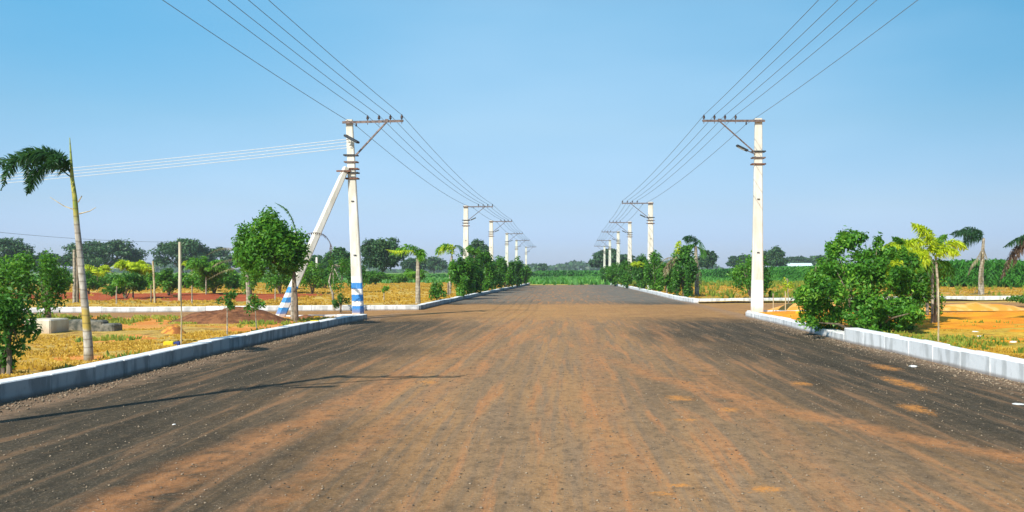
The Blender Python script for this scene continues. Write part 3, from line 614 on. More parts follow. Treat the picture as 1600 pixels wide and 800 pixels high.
# ------------------------------------------------------------------ utility poles
def insulator(mb, p, s=1.0):
    prof = [(0, .018), (.05, .02), (.055, .055), (.09, .05), (.10, .03), (.115, .05), (.15, .044), (.17, .022), (.2, .02)]
    mb.tube([p + Vector((0, 0, z * s)) for z, r in prof], [r * s for z, r in prof], 8)
def make_pole(bx, Y, top, side, label, lean=0.0, striped=False, wb=.50, wt=.29, arm=2.3, lampd=1, tiltarm=0.0, extra=0):
    """side=+1: stands right of the road, arm points left"""
    base = Vector((bx, Y, .12)); root = empty('utility_pole', base, label, 'utility pole', 'concrete power poles along the road')
    H = top - .12; tx = bx + lean
    sh = MB(); n = 12; vs = []; sec = [(-1, -.7), (-.82, -1), (.82, -1), (1, -.7), (1, .7), (.82, 1), (-.82, 1), (-1, .7)]
    for i in range(n + 1):
        s = i / n; w_ = (wb + (wt - wb) * s ** .85) / 2; cx = bx + lean * s; d = w_ * .5
        vs += [(cx + a * w_, Y + b * d, .12 - .2 * (i == 0) + H * s) for a, b in sec]
    fs = [tuple(range(7, -1, -1)), tuple(range(n * 8, n * 8 + 8))]
    for i in range(n):
        for k in range(8): fs.append((i * 8 + k, i * 8 + (k + 1) % 8, i * 8 + 8 + (k + 1) % 8, i * 8 + 8 + k))
    sh.add(vs, fs); sh.build('shaft', M['pole_striped' if striped else 'pole'], root)
    dirx = -side; za = top - .10; yf = Y - wt * .31 - .04
    X = lambda z: bx + lean * (z - .12) / H
    a = MB(); x0 = tx - dirx * .22; x1 = tx + dirx * arm; L = abs(x1 - x0); rot = Matrix.Rotation(-tiltarm * dirx, 3, 'Y')
    a.box(((x0 + x1) / 2, yf, za + tiltarm * arm * .4), (L, .07, .055), rot, bev=.008); a.box(((x0 + x1) / 2, yf - .032, za - .025 + tiltarm * arm * .4), (L - .01, .008, .07), rot)
    ao = a.build('cross_arm', M['steel'], root)
    za2 = lambda x: za + tiltarm * arm * .4 + (x - (x0 + x1) / 2) * dirx * tiltarm
    ins = []
    for k in range(4):
        xi = tx + dirx * (arm - .06 - k * .40); ins.append(xi); m = MB(); m.tube([(xi, yf, za2(xi) - .12), (xi, yf, za2(xi) + .04)], .011, 6)
        m.build('pin', M['steel'], ao); m = MB(); insulator(m, Vector((xi, yf, za2(xi) + .03)), .95); m.build('insulator', M['porcelain'], root, True)
    xi = tx + dirx * (arm - .06 - 4 * .40); m = MB(); m.tube([(xi, yf, za - .02), (xi, yf, za - .16)], [.02, .03], 8); m.build('insulator', M['porcelain'], root, True); ins.append(xi)
    b = MB(); zb = top - 1.28; xa = tx + dirx * arm * .70; xb = X(zb) + dirx * .20
    b.tube([(xa, yf - .03, za2(xa) - .03), (xb, yf - .03, zb)], .035, 4); b.box((xa, yf - .05, za2(xa)), (.12, .02, .12)); b.build('brace', M['steel'], root)
    for zc, mt, ex in ((top - .09, 'clamp', .05), (zb + .02, 'dark', .12), (zb - .22, 'steel', .11), (zb - .46, 'clamp', .12)) + (((zb - .60, 'dark', .12), (zb - .80, 'clamp', .1)) if extra else ()):
        c = MB(); s = (zc - .12) / H; w_ = wb + (wt - wb) * s ** .85; xc = X(zc)
        c.box((xc, Y - w_ * .31 - .018, zc), (w_ + ex * 2, .022, .055), bev=.004); c.box((xc, Y + w_ * .31 + .018, zc), (w_ + ex * 2, .022, .055), bev=.004)
        for sx in (-1, 1): c.tube([(xc + sx * (w_ / 2 + ex * .7), Y - w_ * .31 - .06, zc), (xc + sx * (w_ / 2 + ex * .7), Y + w_ * .31 + .06, zc)], .012, 6)
        c.build('clamp', M[mt], root)
    # street light: slim dark head on a thin arm
    l = MB(); zl = zb - .10; p0 = Vector((X(zl) + dirx * .16, Y - .16, zl))
    if lampd > 0: p1 = Vector((p0.x + dirx * .28, Y - .22, zl + .12)); p2 = Vector((p1.x + dirx * .44, Y - .30, p1.z + .20))
    else: p0 = Vector((X(zl) - .05, Y - .18, top - .62)); p1 = Vector((X(zl) - .14, Y - .30, top - .60)); p2 = Vector((p1.x + .56, Y - .75, top - .92))
    l.tube([p0, p1, p1.lerp(p2, .2)], .016, 6); l.build('lamp_arm', M['steel'], root)
    l = MB(); d = (p2 - p1); rot = d.to_track_quat('X', 'Z').to_matrix(); l.box((p1 + p2) / 2, (d.length, .15, .075), rot, bev=.02); ho = l.build('lamp_head', M['dark'], root)
    l = MB(); l.box((p1 + p2) / 2 + rot @ Vector((.04, 0, -.042)), (d.length * .6, .10, .012), rot); l.build('lamp_lens', M['sheet'], ho)
    # bolt holes cast in the shaft
    for zh in (top * .59, top * .32):
        w_ = wb + (wt - wb) * (zh / H); h = MB(); h.box((X(zh), Y - w_ * .31 - .003, zh), (.10, .012, .035)); h.build('bolt_slot', M['dark'], root)
    ends = [Vector((xi_, yf, za2(xi_) + (.20 if k < 4 else -.14))) for k, xi_ in enumerate(ins)]
    return root, ends
PR = 'power pole with its arm reaching left over the road, '
RP = [(1183, 34.0, 7.48, 'nearest concrete pole right of the road, with a dark street light on its left side'),
      (1016.5, 73, None, 'second nearest concrete power pole on the right side of the road, at the shrub row'),
      (984, 102, None, 'third concrete power pole on the right side of the road, standing among shrubs'),
      (966, 127, None, 'fourth concrete power pole on the right side of the road, halfway down the row'),
      (953, 163, None, 'fifth concrete power pole on the right side, second farthest of its row'),
      (944.5, 201, None, 'farthest concrete power pole on the right side, beside the road end')]
LP = [(560, 31.6, 7.03, 'nearest left concrete pole with blue and white painted bands at its foot'),
      (728, 77, None, 'second nearest concrete power pole on the left side, rising above a shrub hedge'),
      (767.5, 100, None, 'third concrete power pole on the left side of the road, behind the hedge'),
      (792, 133, None, 'fourth concrete power pole on the left side of the road'),
      (807, 163, None, 'fifth concrete power pole on the left side, second farthest of its row'),
      (822, 208, None, 'farthest and smallest concrete power pole on the left side')]
right_ends = []; left_ends = []
def dup_tree(root, loc, label):
    r = root.copy(); COL.objects.link(r); r.location = loc; r['label'] = label
    for ch in list(root.children):
        c = ch.copy(); COL.objects.link(c); c.parent = r
        for g in ch.children:
            d = g.copy(); COL.objects.link(d); d.parent = c
    return r
for side, lst, ends in ((1, RP, right_ends), (-1, LP, left_ends)):
    proto = None
    for i, (px, Y, top, lab) in enumerate(lst):
        x = (px - VPX) / FPX * Y
        if i == 0:
            if side > 0: r, e = make_pole(x, Y, top, 1, lab, lean=.05, arm=2.15, wb=.47, wt=.27)
            else: r, e = make_pole(x, Y, top, -1, lab, lean=-.32, striped=True, wb=.40, wt=.235, arm=1.93, lampd=-1, tiltarm=.025, extra=1)
            ends.append(e); continue
        if proto is None:
            proto, pe = make_pole(x, Y, 7.3, side, lab, arm=2.35, wb=.56, wt=.38); ploc = proto.location.copy(); ends.append(pe)
        else:
            dup_tree(proto, Vector((x, Y, .12)), lab); ends.append([p + Vector((x, Y, .12)) - ploc for p in pe])
# poles behind the camera's field of view that carry the near spans (one throws its shadow over the road)
r, e = make_pole(-8.2, 7.0, 7.4, -1, 'concrete power pole outside the left edge, throwing the long thin shadow on the road', arm=1.93, wb=.22, wt=.15); left_ends.insert(0, e)
r, e = make_pole(7.5, 5.0, 7.4, 1, 'concrete power pole outside the right edge of the photo, carrying the right wires', arm=2.15); right_ends.insert(0, e)
ords = ['outermost', 'second', 'third', 'fourth', 'innermost and lowest']
for side, ends in (('right', right_ends), ('left', left_ends)):
    for k in range(5):
        mb = MB(); pts = []
        for i in range(len(ends) - 1):
            a, b = ends[i][k], ends[i + 1][k]; L = (b - a).length; sag = .00014 * L * L + .03
            m = 12
            for j in range(m):
                t_ = j / m; p = a.lerp(b, t_); p.z -= sag * 4 * t_ * (1 - t_) * (1 + .1 * k * .5); pts.append(p)
        pts.append(ends[-1][k])
        rads = [.0055 + .0001 * p.y for p in pts]
        mb.tube(pts, rads, 5, cap=False); o = mb.build('overhead_wire', M['wire'])
        tag(o, f'{ords[k]} overhead wire{", counted from the arm tips," if k < 4 else ""} on the {side} pole row', 'power line', 'power lines strung along the poles')
# four pale service wires leaving the striped pole to the left
for k, (xa, ya, xb, yb) in enumerate(((130, 263, 532, 217), (125, 268, 534, 221), (128, 272, 536, 226), (118, 277, 538, 230))):
    mb = MB(); a = P(xb + 12, yb, 31.5); b = P(-700 , ya + (ya - yb) * 0.9 , 60)
    # straight span towards a far pole off to the left
    pts = []
    for j in range(17):
        t_ = j / 16; p = a.lerp(b, t_); p.z -= .6 * 4 * t_ * (1 - t_); pts.append(p)
    mb.tube(pts, .013, 5, cap=False); o = mb.build('service_wire', M['wire_pale'])
    tag(o, ['topmost', 'second', 'third', 'lowest'][k] + ' of the four pale wires running left from the striped pole', 'power line', 'pale wires leaving the striped pole')
mb = MB(); a = P(-60, 357, 60); b = P(275, 378, 95); pts = [a.lerp(b, j / 10) - Vector((0, 0, .25 * 4 * (j / 10) * (1 - j / 10))) for j in range(11)]
mb.tube(pts, .014, 5); tag(mb.build('service_wire', M['wire']), 'thin dark wire crossing the sky low at far left', 'power line')
# leaning strut pole
base = G(437, 496, .12); topp = P(541, 262, 31.5)
mb = MB(); d = topp - base; n = 10; vs = []; fs = []
rot = d.to_track_quat('Z', 'Y').to_matrix()
for i in range(n + 1):
    s = i / n; w_ = .19 + (.13 - .19) * s; p = base + d * s
    vs += [p + rot @ Vector((a * w_, b * w_ * .7, 0)) for a, b in ((-1, -.7), (-.8, -1), (.8, -1), (1, -.7), (1, .7), (.8, 1), (-.8, 1), (-1, .7))]
for i in range(n):
    for k in range(8): fs.append((i * 8 + k, i * 8 + (k + 1) % 8, i * 8 + 8 + (k + 1) % 8, i * 8 + 8 + k))
fs += [tuple(range(7, -1, -1)), tuple(range(n * 8, n * 8 + 8))]
root = empty('strut_pole', base, 'leaning concrete strut with blue bands propping the striped pole', 'strut pole')
mb.add(vs, fs); mb.build('shaft', M['strut'], root)
mb = MB(); mb.box(topp - d.normalized() * .15 + Vector((0, -.14, 0)), (.5, .03, .06), None, bev=.004); mb.build('clamp', M['clamp'], root)
mb = MB()
for i in range(26):
    p = base + d * (.14 + i * .031); mb.box(p + rot @ Vector((.19 - .06 * (.14 + i * .031) - .03, -.14 + .04 * i / 26 , 0)), (.03, .02, .055), rot)
mb.build('bolt_slot', M['old_block'], root)

# ------------------------------------------------------------------ near left plot
Yp = G(138, 562, .14).y
root = empty('foxtail_palm', G(138, 562, .14), 'tall leaning palm at left with one dark bushy drooping crown and a bare spear', 'palm tree')
tr = MB(); tp = pts_px([(139, 570), (138, 540), (134, 490), (129, 440), (124, 390), (120, 350), (117, 310), (113, 280)], Yp)
tr.tube(tp, [.084, .074, .064, .058, .052, .046, .04, .032], 12, jit=.04); tr.build('trunk', M['palm_trunk'], root, True)
tr = MB(); tr.tube(pts_px([(113, 282), (111, 250), (109, 215)], Yp), [.034, .022, .006], 8); tr.build('spear', M['palm_trunk'], root)
for L, l, nn, dy in (([(110, 270), (92, 246), (66, 240), (44, 258), (47, 300)], .21, 60, .4), ([(110, 266), (88, 243), (52, 238), (20, 256), (2, 296)], .22, 70, -.3),
                 ([(110, 276), (84, 258), (62, 262), (50, 284), (42, 304)], .20, 48, -.1), ([(110, 268), (70, 244), (26, 246), (-10, 262), (-24, 292)], .20, 60, .9), ([(111, 268), (96, 250), (84, 250), (74, 262)], .17, 34, -.6)):
    frond(root, pts_px(L, Yp, 0, dy), l, 'leaf_palm', nn, 'plume', .024, droop=.3, fwd=.5)
tw = MB()
for L in ([(122, 330), (100, 322), (78, 308)], [(124, 334), (140, 330), (150, 324)], [(122, 316), (128, 306)]): tw.tube(pts_px(L, Yp), [.012, .008, .004], 5)
tw.build('dead_stalk', M['stake'], root)

def sapling(px, ybase, trunk, crown, label, mat='leaf_dark', n=500, leaf=.09, tr0=.03, nb=7, group='young trees in the plots', barkm='bark_pale', k=.42, cat='sapling', name='sapling', zb=.14, shell=.55):
    """trunk: pixel polyline; crown: pixel box"""
    base = G(px, ybase, zb); Y = base.y; root = empty(name, base, label, cat, group)
    m = MB(); tp = [P(a, b, Y) for a, b in trunk]; m.tube([base - Vector((0, 0, .1))] + tp, [tr0 * (1 - .6 * i / len(tp)) for i in range(len(tp) + 1)], 8, jit=.06)
    x0, x1, y0, y1 = crown; c = P((x0 + x1) / 2, (y0 + y1) / 2, Y); r = ((x1 - x0) / 2 / FPX * Y, (x1 - x0) / 2 / FPX * Y * .85, (y1 - y0) / 2 / FPX * Y)
    bl = crown_blobs(c, r, nb, k, -.8, int(px * 3)); fk = tp[-1]
    for b in bl[:7]: m.tube([fk, Vector(b[0])], [tr0 * .4, tr0 * .1], 5)
    m.build('trunk', M[barkm], root); leafcloud('crown', bl, n, leaf, M[mat], root); return root
# broad small tree by the strut
sapling(463, 505, [(462, 470), (460, 440), (458, 415), (450, 400)], (360, 480, 332, 450), 'round dark green young tree standing in front of the leaning strut', 'leaf_mid', 12500, .12, .08, 60, 'young trees in the plots', 'bark', .26, 'tree', 'young_tree')
sapling(355, 524, [(355, 500), (355, 485)], (338, 371, 450, 487), 'small round dark sapling between the mound and the left kerb', 'leaf_dark', 420, .075, .022, 7, k=.4)
sapling(402, 520, [(400, 500), (399, 486)], (384, 416, 459, 494), 'small bright green sapling left of the leaning strut', 'leaf_mid', 340, .08, .018, 6)
sapling(15, 588, [(14, 540), (16, 500)], (-30, 52, 448, 572), 'dark leafy sapling at the left edge just behind the kerb', 'leaf_dark', 2300, .075, .045, 14, barkm='bark', k=.36)
shrub(-30, 66, 392, 498, 'large bushy green shrub at the left edge behind the pale concrete block', 'leaf_mid', 5200, .11, 22, Y=25.5)
shrub(48, 106, 402, 496, 'bushy green shrub right of the largest left one, above the pale block', 'leaf_mid', 2300, .11, 14, Y=27.5)
shrub(-12, 22, 535, 588, 'low green shrub at the foot of the leafy sapling, left edge', 'leaf_mid', 500, .08, 7)
# young palm with an upright frond behind the round tree
Y2 = 29.0; root = empty('young_palm', Vector(((458 - VPX) / FPX * Y2, Y2, .14)), 'thin young palm behind the round tree, one curled frond upright and one dead', 'palm tree')
m = MB(); m.tube(pts_px([(457, 499), (458, 450), (461, 400), (462, 362)], Y2), [.07, .06, .05, .035], 8, jit=.05); m.build('trunk', M['bark_pale'], root)
frond(root, pts_px([(463, 362), (456, 342), (446, 326), (430, 317)], Y2, 0, -.3), .09, 'leaf_mid', 26, 'plume', .02, rr=.02)
frond(root, pts_px([(462, 372), (485, 364), (505, 366), (516, 380), (517, 398)], Y2 + .3, 0, .3), .13, 'leaf_brown', 30, 'flat', .03, droop=.9)
# bare fronds left of the tree
Y3 = 37.5 + 3; root = empty('young_palm', Vector(((388 - VPX) / FPX * Y3, Y3, .14)), 'half dry young palm with pale arching fronds left of the round tree', 'palm tree')
m = MB(); m.tube(pts_px([(389, 484), (388, 455), (386, 425), (384, 405)], Y3), [.12, .10, .09, .06], 8, jit=.05); m.build('trunk', M['bark_pale'], root)
frond(root, pts_px([(384, 402), (368, 390), (345, 388), (320, 400)], Y3, 0, .5), .16, 'leaf_dry', 30, 'flat', .03, droop=1.0)
frond(root, pts_px([(383, 406), (365, 405), (342, 410), (330, 418)], Y3, 0, -.6), .14, 'leaf_dry', 24, 'flat', .03, droop=1.0)
frond(root, pts_px([(384, 412), (366, 418), (345, 425), (322, 438)], Y3, 0, -.6), .18, 'leaf_dry', 24, 'flat', .03, droop=.8)
# slender sapling by the striped pole
root = sapling(522, 482, [(520, 460), (514, 440), (520, 415)], (508, 546, 396, 480), 'slim crooked sapling with thin foliage just left of the striped pole', 'leaf_mid', 750, .10, .06, 8, k=.30, zb=.14)
shrub(520, 545, 458, 484, 'small dark shrub between the crooked sapling and the striped pole', 'leaf_dark', 420, .10, 6)
sapling(182, 476, [(182, 455), (183, 440)], (172, 194, 425, 452), 'slim pale green sapling right of the tall palm trunk, beyond the left side road', 'leaf_bright', 260, .14, .04, 6)
sapling(300, 474, [(300, 455), (301, 442)], (291, 312, 428, 452), 'slim sapling right of the pale round post, beyond the left side road', 'leaf_mid', 260, .14, .04, 6)
sapling(430, 470, [(430, 455), (431, 445)], (420, 441, 430, 456), 'slim sapling in the dry plot behind the leaning strut', 'leaf_mid', 260, .15, .04, 6)
sapling(600, 470, [(600, 460), (600, 452)], (594, 607, 446, 459), 'tiny sapling in the golden plot right of the striped pole', 'leaf_bright', 120, .13, .03, 5)
# stakes
def stake(px, y0, y1, label, mat='stake', r=.014, Y=None, lean=0, group='thin stakes and posts in the plots'):
    b = G(px, y1, .14) if Y is None else Vector(((px - VPX) / FPX * Y, Y, .14)); m = MB(); t_ = P(px + lean, y0, b.y)
    m.tube([b - Vector((0, 0, .15)), b.lerp(t_, .5) + Vector((.01, 0, 0)), t_], [r, r * .95, r * .8], 7, jit=.08)
    o = m.build('stake', M[mat]); tag(o, label, 'stake', group); return o
stake(283, 465, 541, 'thin bamboo stake beside the yellow marker block behind the left kerb', r=.016)
stake(281, 378, 470, 'pale round post beyond the left side road, against a dark tree', 'cement', r=.085, Y=46)
stake(242, 408, 478, 'slim yellowish stake beyond the left side road, right of the dark round shrub', 'stake', r=.05, Y=43, lean=-3)
stake(236, 445, 477, 'short grey stake beyond the left side road, beside the slim yellowish one', 'bark', r=.035, Y=43)
stake(116, 390, 476, 'grey weathered post just left of the tall palm trunk, beyond the side road', 'bark_pale', r=.075, Y=42)
stake(121, 402, 476, 'grey weathered post hidden partly by the tall palm trunk', 'bark', r=.07, Y=43)
stake(495, 402, 440, 'distant white post between the leaning strut and the striped pole', 'lime', r=.14, Y=90)
# concrete block and old blocks
b = G(52, 527, .12); m = MB(); m.box((b.x, b.y + .55, .30), (.66, .8, .46), Matrix.Rotation(-.02, 3, 'Z'), bev=.03); tag(m.build('concrete_block', M['cement']), 'cream concrete block lying in the grass at left', 'concrete block')
for i, (px, w_, h_, lb) in enumerate(((93, .52, .30, 'first mossy dark block right of the cream concrete block'), (117, .5, .34, 'middle mossy dark block in the row beside the cream block'), (141, .46, .32, 'mossy dark block of the row nearest the tall palm trunk, on its left and behind'), (164, .4, .24, 'last low mossy dark block, right of the tall palm trunk'))):
    b = G(px, 520, .14); m = MB(); m.box((b.x, b.y + .3, .12 + h_ / 2), (w_, .42, h_), Matrix.Rotation(.1 * (-1) ** i, 3, 'Z'), bev=.04); tag(m.build('stone_block', M['old_block']), lb, 'stone block', 'mossy blocks beside the cream block')
# marker blocks
def marker(px, py, w_, label, rot=.15, both=True, py_off=0):
    b = G(px, py, .13); root = empty('marker_block', b, label, 'marker block', 'yellow marker blocks behind the kerbs'); Rm = Matrix.Rotation(rot, 3, 'Z')
    m = MB(); m.box(b + Vector((0, .12, w_ * .24)), (w_, .2, w_ * .48), Rm, bev=.012); m.build('block', M['yellow'], root)
    if both: m = MB(); m.box(b + Vector((0, .12, w_ * .24)) + Rm @ Vector((w_ / 2 + .065, 0, -.01)), (.12, .2, w_ * .46), Rm, bev=.01); m.build('block', M['blue'], root)
marker(261, 541, .20, 'yellow marker block with a dark blue end beside the bamboo stake'); marker(490, 507, .24, 'small yellow marker block behind the left kerb near the leaning strut', both=False)
marker(1254, 494, .36, 'yellow marker block behind the right kerb, left of the big shrub', both=False)
# mound and clod
def heap(name, c, r, label, mat, cat, seed=1, n=40):
    U, V_ = np.meshgrid(np.linspace(0, 1, n // 2), np.linspace(0, 2 * math.pi, n + 1)[:-1], indexing='ij'); rr = U
    X = c[0] + np.cos(V_) * rr * r[0]; Yy = c[1] + np.sin(V_) * rr * r[1]; nz = fbm(X * 1.6 + seed, Yy * 1.6, 5)
    Z = .08 + r[2] * np.cos(np.clip(rr, 0, 1) * math.pi / 2) ** .9 * (.55 + .9 * nz) - .05 * rr
    I = np.arange(U.size).reshape(U.shape); J = np.roll(I, -1, 1); F = np.stack([I[:-1], I[1:], J[1:], J[:-1]], -1).reshape(-1, 4)
    o = npmesh(name, np.stack([X, Yy, Z], -1).reshape(-1, 3), F, M[mat], smooth=False); tag(o, label, cat); return o
p = G(390, 517, .14); heap('earth_mound', (-10.1, 27.4, 0), (2.15, 1.8, .46), 'low dark red earth mound left of the leaning strut', 'mound', 'earth mound', 1, 60)
p = G(262, 525, .14); heap('soil_clod', (p.x, p.y + .3, 0), (.42, .35, .26), 'orange soil clod left of the bamboo stake in the left plot', 'clod', 'soil clod', 4, 24)
p = G(590 - 85, 497, .14); heap('earth_mound', (p.x - .7, 30.0, 0), (.6, .4, .14), 'small brown soil heap between the round tree and the striped pole', 'mound', 'earth mound', 9, 30)

# ------------------------------------------------------------------ plot beyond the left side road
def yellow_top(root_label, px, ytop, Y, wpx, n=9, mat='leaf_yellow', ybase=None, group='yellow green palms in the plots', ll=None, stemw=.05, up=.9, seed=0):
    """areca-like clump: many arching flat fronds from a short stem"""
    base = Vector(((px - VPX) / FPX * Y, Y, .12)); root = empty('areca_palm', base, root_label, 'palm tree', group); rr = random.Random(px + seed)
    zt = EYE - (ytop - HOR) / FPX * Y; hw = wpx / 2 / FPX * Y; zs = zt - hw * up * 1.15; m = MB()
    m.tube([base - Vector((0, 0, .1)), Vector((base.x, Y, max(.4, zs)))], [stemw, stemw * .7], 7); m.build('trunk', M['bark_pale'], root)
    o = Vector((base.x, Y, max(.4, zs)))
    n = int(n * 1.6)
    for i in range(n):
        an = 2.4 * i + rr.uniform(-.3, .3); L = hw * rr.uniform(.75, 1.1); rise = (zt - o.z) * rr.uniform(.35, 1.0)
        dx, dy = math.cos(an), math.sin(an)
        frond(root, [o, o + Vector((dx * L * .22, dy * L * .22, rise * .7)), o + Vector((dx * L * .6, dy * L * .6, rise)), o + Vector((dx * L * .98, dy * L * .98, rise * .6))], ll or L * .36, mat, 20, 'plume' if i % 2 else 'flat', (ll or L * .36) * .2, rr=stemw * .25, droop=.5)
    return root
shrub(165, 227, 424, 468, 'dark round shrub on the red soil beyond the left side road', 'leaf_dark', 2600, .17, 16, Y=50)
yellow_top('bright yellow palm rising from the dark round shrub at left', 208, 405, 51, 62, 9, up=.6)
shrub(245, 282, 420, 460, 'mid green shrub beyond the left side road, between the slim stake and pale post', 'leaf_mid', 1300, .18, 11, Y=56)
shrub(118, 160, 422, 462, 'green shrub just right of the tall palm trunk, beyond the side road', 'leaf_mid', 1200, .2, 11, Y=60)
shrub(80, 112, 418, 455, 'green shrub between the tall palm trunk and the left edge shrubs', 'leaf_mid', 1000, .2, 10, Y=60)
yellow_top('yellow green palm clump behind the pale arching fronds, at left', 322, 402, 58, 68, 11, 'leaf_bright', up=.8)
shrub(298, 372, 413, 462, 'wide yellow green shrub behind the half dry palm', 'leaf_bright', 2600, .20, 16, Y=60)
shrub(372, 412, 404, 462, 'upright green shrub behind the round young tree', 'leaf_bright', 1400, .2, 12, Y=58)
shrub(405, 470, 410, 460, 'green shrub behind the trunk of the round young tree', 'leaf_mid', 1500, .2, 12, Y=62)
shrub(463, 512, 412, 458, 'light green shrub between the leaning strut and crooked sapling', 'leaf_bright', 1400, .2, 12, Y=62)
shrub(536, 572, 404, 456, 'dark green shrub behind the striped pole', 'leaf_dark', 1300, .2, 11, Y=64)
yellow_top('yellow green palm low behind the wide shrub, beyond the dry plot', 152, 415, 70, 50, 8, 'leaf_yellow', up=.5)
for x0, x1, y0, y1, mt, Y_, lb in ((60, 100, 424, 452, 'leaf_bright', 78, 'far light green bush behind the weathered posts at left'), (128, 172, 426, 452, 'leaf_mid', 80, 'far green bush behind the yellow palms at left'),
        (214, 250, 424, 454, 'leaf_bright', 72, 'far light green bush left of the slim yellowish stake'), (262, 300, 424, 452, 'leaf_bright', 76, 'far light green bush behind the pale round post'), (340, 384, 424, 452, 'leaf_mid', 74, 'far green bush behind the wide yellow green shrub'),
        (430, 476, 420, 450, 'leaf_bright', 76, 'far light green bush behind the leaning strut'), (484, 530, 422, 450, 'leaf_mid', 78, 'far green bush behind the crooked sapling'), (566, 606, 424, 446, 'leaf_mid', 96, 'low green bush right of the striped pole, under the tall rounded tree'),
        (600, 640, 428, 444, 'leaf_bright', 110, 'far low bush left of the drooping corner palm')):
    shrub(x0, x1, y0, y1, lb, mt, 1500, .26, 14, 'far bushes beyond the red soil', Y=Y_, low=-.9)
yellow_top('small yellow palm standing among the far bushes left of the leaning strut', 436, 404, 66, 44, 8, 'leaf_yellow', up=.5)
yellow_top('small yellow green palm between pale round post and half dry palm', 300, 408, 66, 40, 8, 'leaf_yellow', up=.5)
# palms near the far kerb
def drooping_palm(px, ybase, ytop, fr, label, mats=('leaf_bright',), tw=.07, ll=.28, trunkmat='bark_pale', Y=None, spear=None, bend=0, group='palms along the road'):
    base = G(px, ybase, .14) if Y is None else Vector(((px - VPX) / FPX * Y, Y, .14)); Y = base.y
    root = empty('young_palm', base, label, 'palm tree', group); m = MB()
    m.tube([base - Vector((0, 0, .1)), P(px + bend * .5, (ybase + ytop) / 2, Y), P(px + bend, ytop, Y)], [tw * 1.3, tw, tw * .75], 8, jit=.05); m.build('trunk', M[trunkmat], root)
    for i, (L, dy) in enumerate(fr):
        frond(root, [P(px + bend, ytop, Y)] + pts_px(L, Y, 0, dy), ll, mats[i % len(mats)], 24, 'flat' if i % 2 else 'plume', ll * .14, rr=tw * .3, droop=.6)
    return root
drooping_palm(653, 474, 402, [([(648, 388), (630, 386), (610, 398)], .4), ([(644, 392), (622, 392), (603, 390)], -.5), ([(655, 392), (658, 396), (657, 408)], -.4)], 'young palm with drooping yellow green crown on the far left corner plot', ('leaf_bright', 'leaf_yellow'), .10, .40)
yellow_top('low yellow green palm behind the corner palm on the left', 650, 422, 70, 45, 8, 'leaf_bright', up=.5)
drooping_palm(702, 470, 400, [([(708, 386), (695, 384), (684, 400)], .4), ([(712, 384), (722, 388), (728, 402)], -.5), ([(700, 384), (688, 386), (680, 398)], .9)], 'young palm with yellow green crown at the left end of the hedge', ('leaf_yellow', 'leaf_palm', 'leaf_bright'), .09, .42, Y=58, bend=4)
shrub(669, 699, 440, 469, 'small round shrub by the left far kerb, first before the hedge', 'leaf_mid', 900, .13, 9)
hd = [(703, 740, 398, 464, 'leaf_mid', 'first and widest shrub of the left hedge row along the far kerb'), (722, 752, 404, 459, 'leaf_dark', 'second shrub of the left hedge row, below the second pole'),
      (742, 772, 398, 455, 'leaf_mid', 'third shrub of the left hedge row'), (760, 788, 402, 452, 'leaf_dark', 'fourth shrub of the left hedge row, in front of the third pole'),
      (778, 803, 404, 449.5, 'leaf_mid', 'fifth shrub of the left hedge row'), (797, 818, 406, 447, 'leaf_dark', 'sixth shrub of the left hedge row, near the road end'), (810, 828, 412, 444, 'leaf_mid', 'last and farthest shrub of the left hedge row')]
for x0, x1, y0, y1, mt, lb in hd: shrub(x0 - 3, x1 + 3, y0, y1 + .5, lb, mt, 4200, .19, 24, 'hedge shrubs along the left far kerb', depth=1.2, low=-.98, k=.34)
yellow_top('yellow tipped palm among the left hedge shrubs', 741, 385, 66, 34, 7, 'leaf_bright', up=.7)
stake(700, 442, 468, 'short brown stake at the left end of the hedge row', 'bark', r=.06, Y=57)

# ------------------------------------------------------------------ right far side
hr = [(1050, 1088, 392, 463, 'leaf_dark', 'first shrub of the right row beside the palm with a bent crown'), (1030, 1054, 406, 459, 'leaf_mid', 'second shrub of the right row, nearest behind the second pole'), (1008, 1040, 394, 455, 'leaf_mid', 'tall third shrub of the right row, right of the second pole'),
      (990, 1014, 404, 452, 'leaf_dark', 'fourth shrub of the right row, between second and third pole'), (966, 992, 408, 448, 'leaf_mid', 'fifth shrub of the right row, at the third pole'), (950, 972, 412, 445, 'leaf_mid', 'sixth shrub of the right row'), (940, 956, 417, 441.5, 'leaf_dark', 'last and farthest shrub of the right row')]
for x0, x1, y0, y1, mt, lb in hr: shrub(x0 - 3, x1 + 3, y0, y1 + .5, lb, mt, 4200, .18, 24, 'hedge shrubs along the right far kerb', depth=1.2, low=-.98, k=.34)
yellow_top('yellow green palm between the second and third pole on the right', 1000, 408, 74, 38, 8, 'leaf_yellow', up=.5)
drooping_palm(1089, 462, 385, [([(1086, 374), (1076, 370), (1066, 374)], .3), ([(1092, 376), (1098, 390), (1100, 404)], -.4), ([(1080, 384), (1070, 390), (1066, 402)], .5), ([(1094, 388), (1102, 394), (1108, 398)], .5)], 'young palm with dark curled top frond by the right far kerb', ('leaf_palm', 'leaf_dark', 'leaf_mid'), .12, .42, bend=-2)
Y4 = G(1089, 462, .14).y
root2 = empty('dead_fronds', Vector(((1084 - VPX) / FPX * Y4, Y4 - .25, .14)), 'pale dead palm fronds hanging down beside the palm with the curled top', 'palm frond')
frond(root2, pts_px([(1088, 405), (1087, 425), (1082, 445), (1081, 461)], Y4 - .3), .2, 'leaf_dry', 24, 'flat', .05, droop=1); frond(root2, pts_px([(1089, 405), (1093, 420), (1094, 440), (1092, 456)], Y4 - .3), .2, 'leaf_dry', 24, 'flat', .05, droop=1)
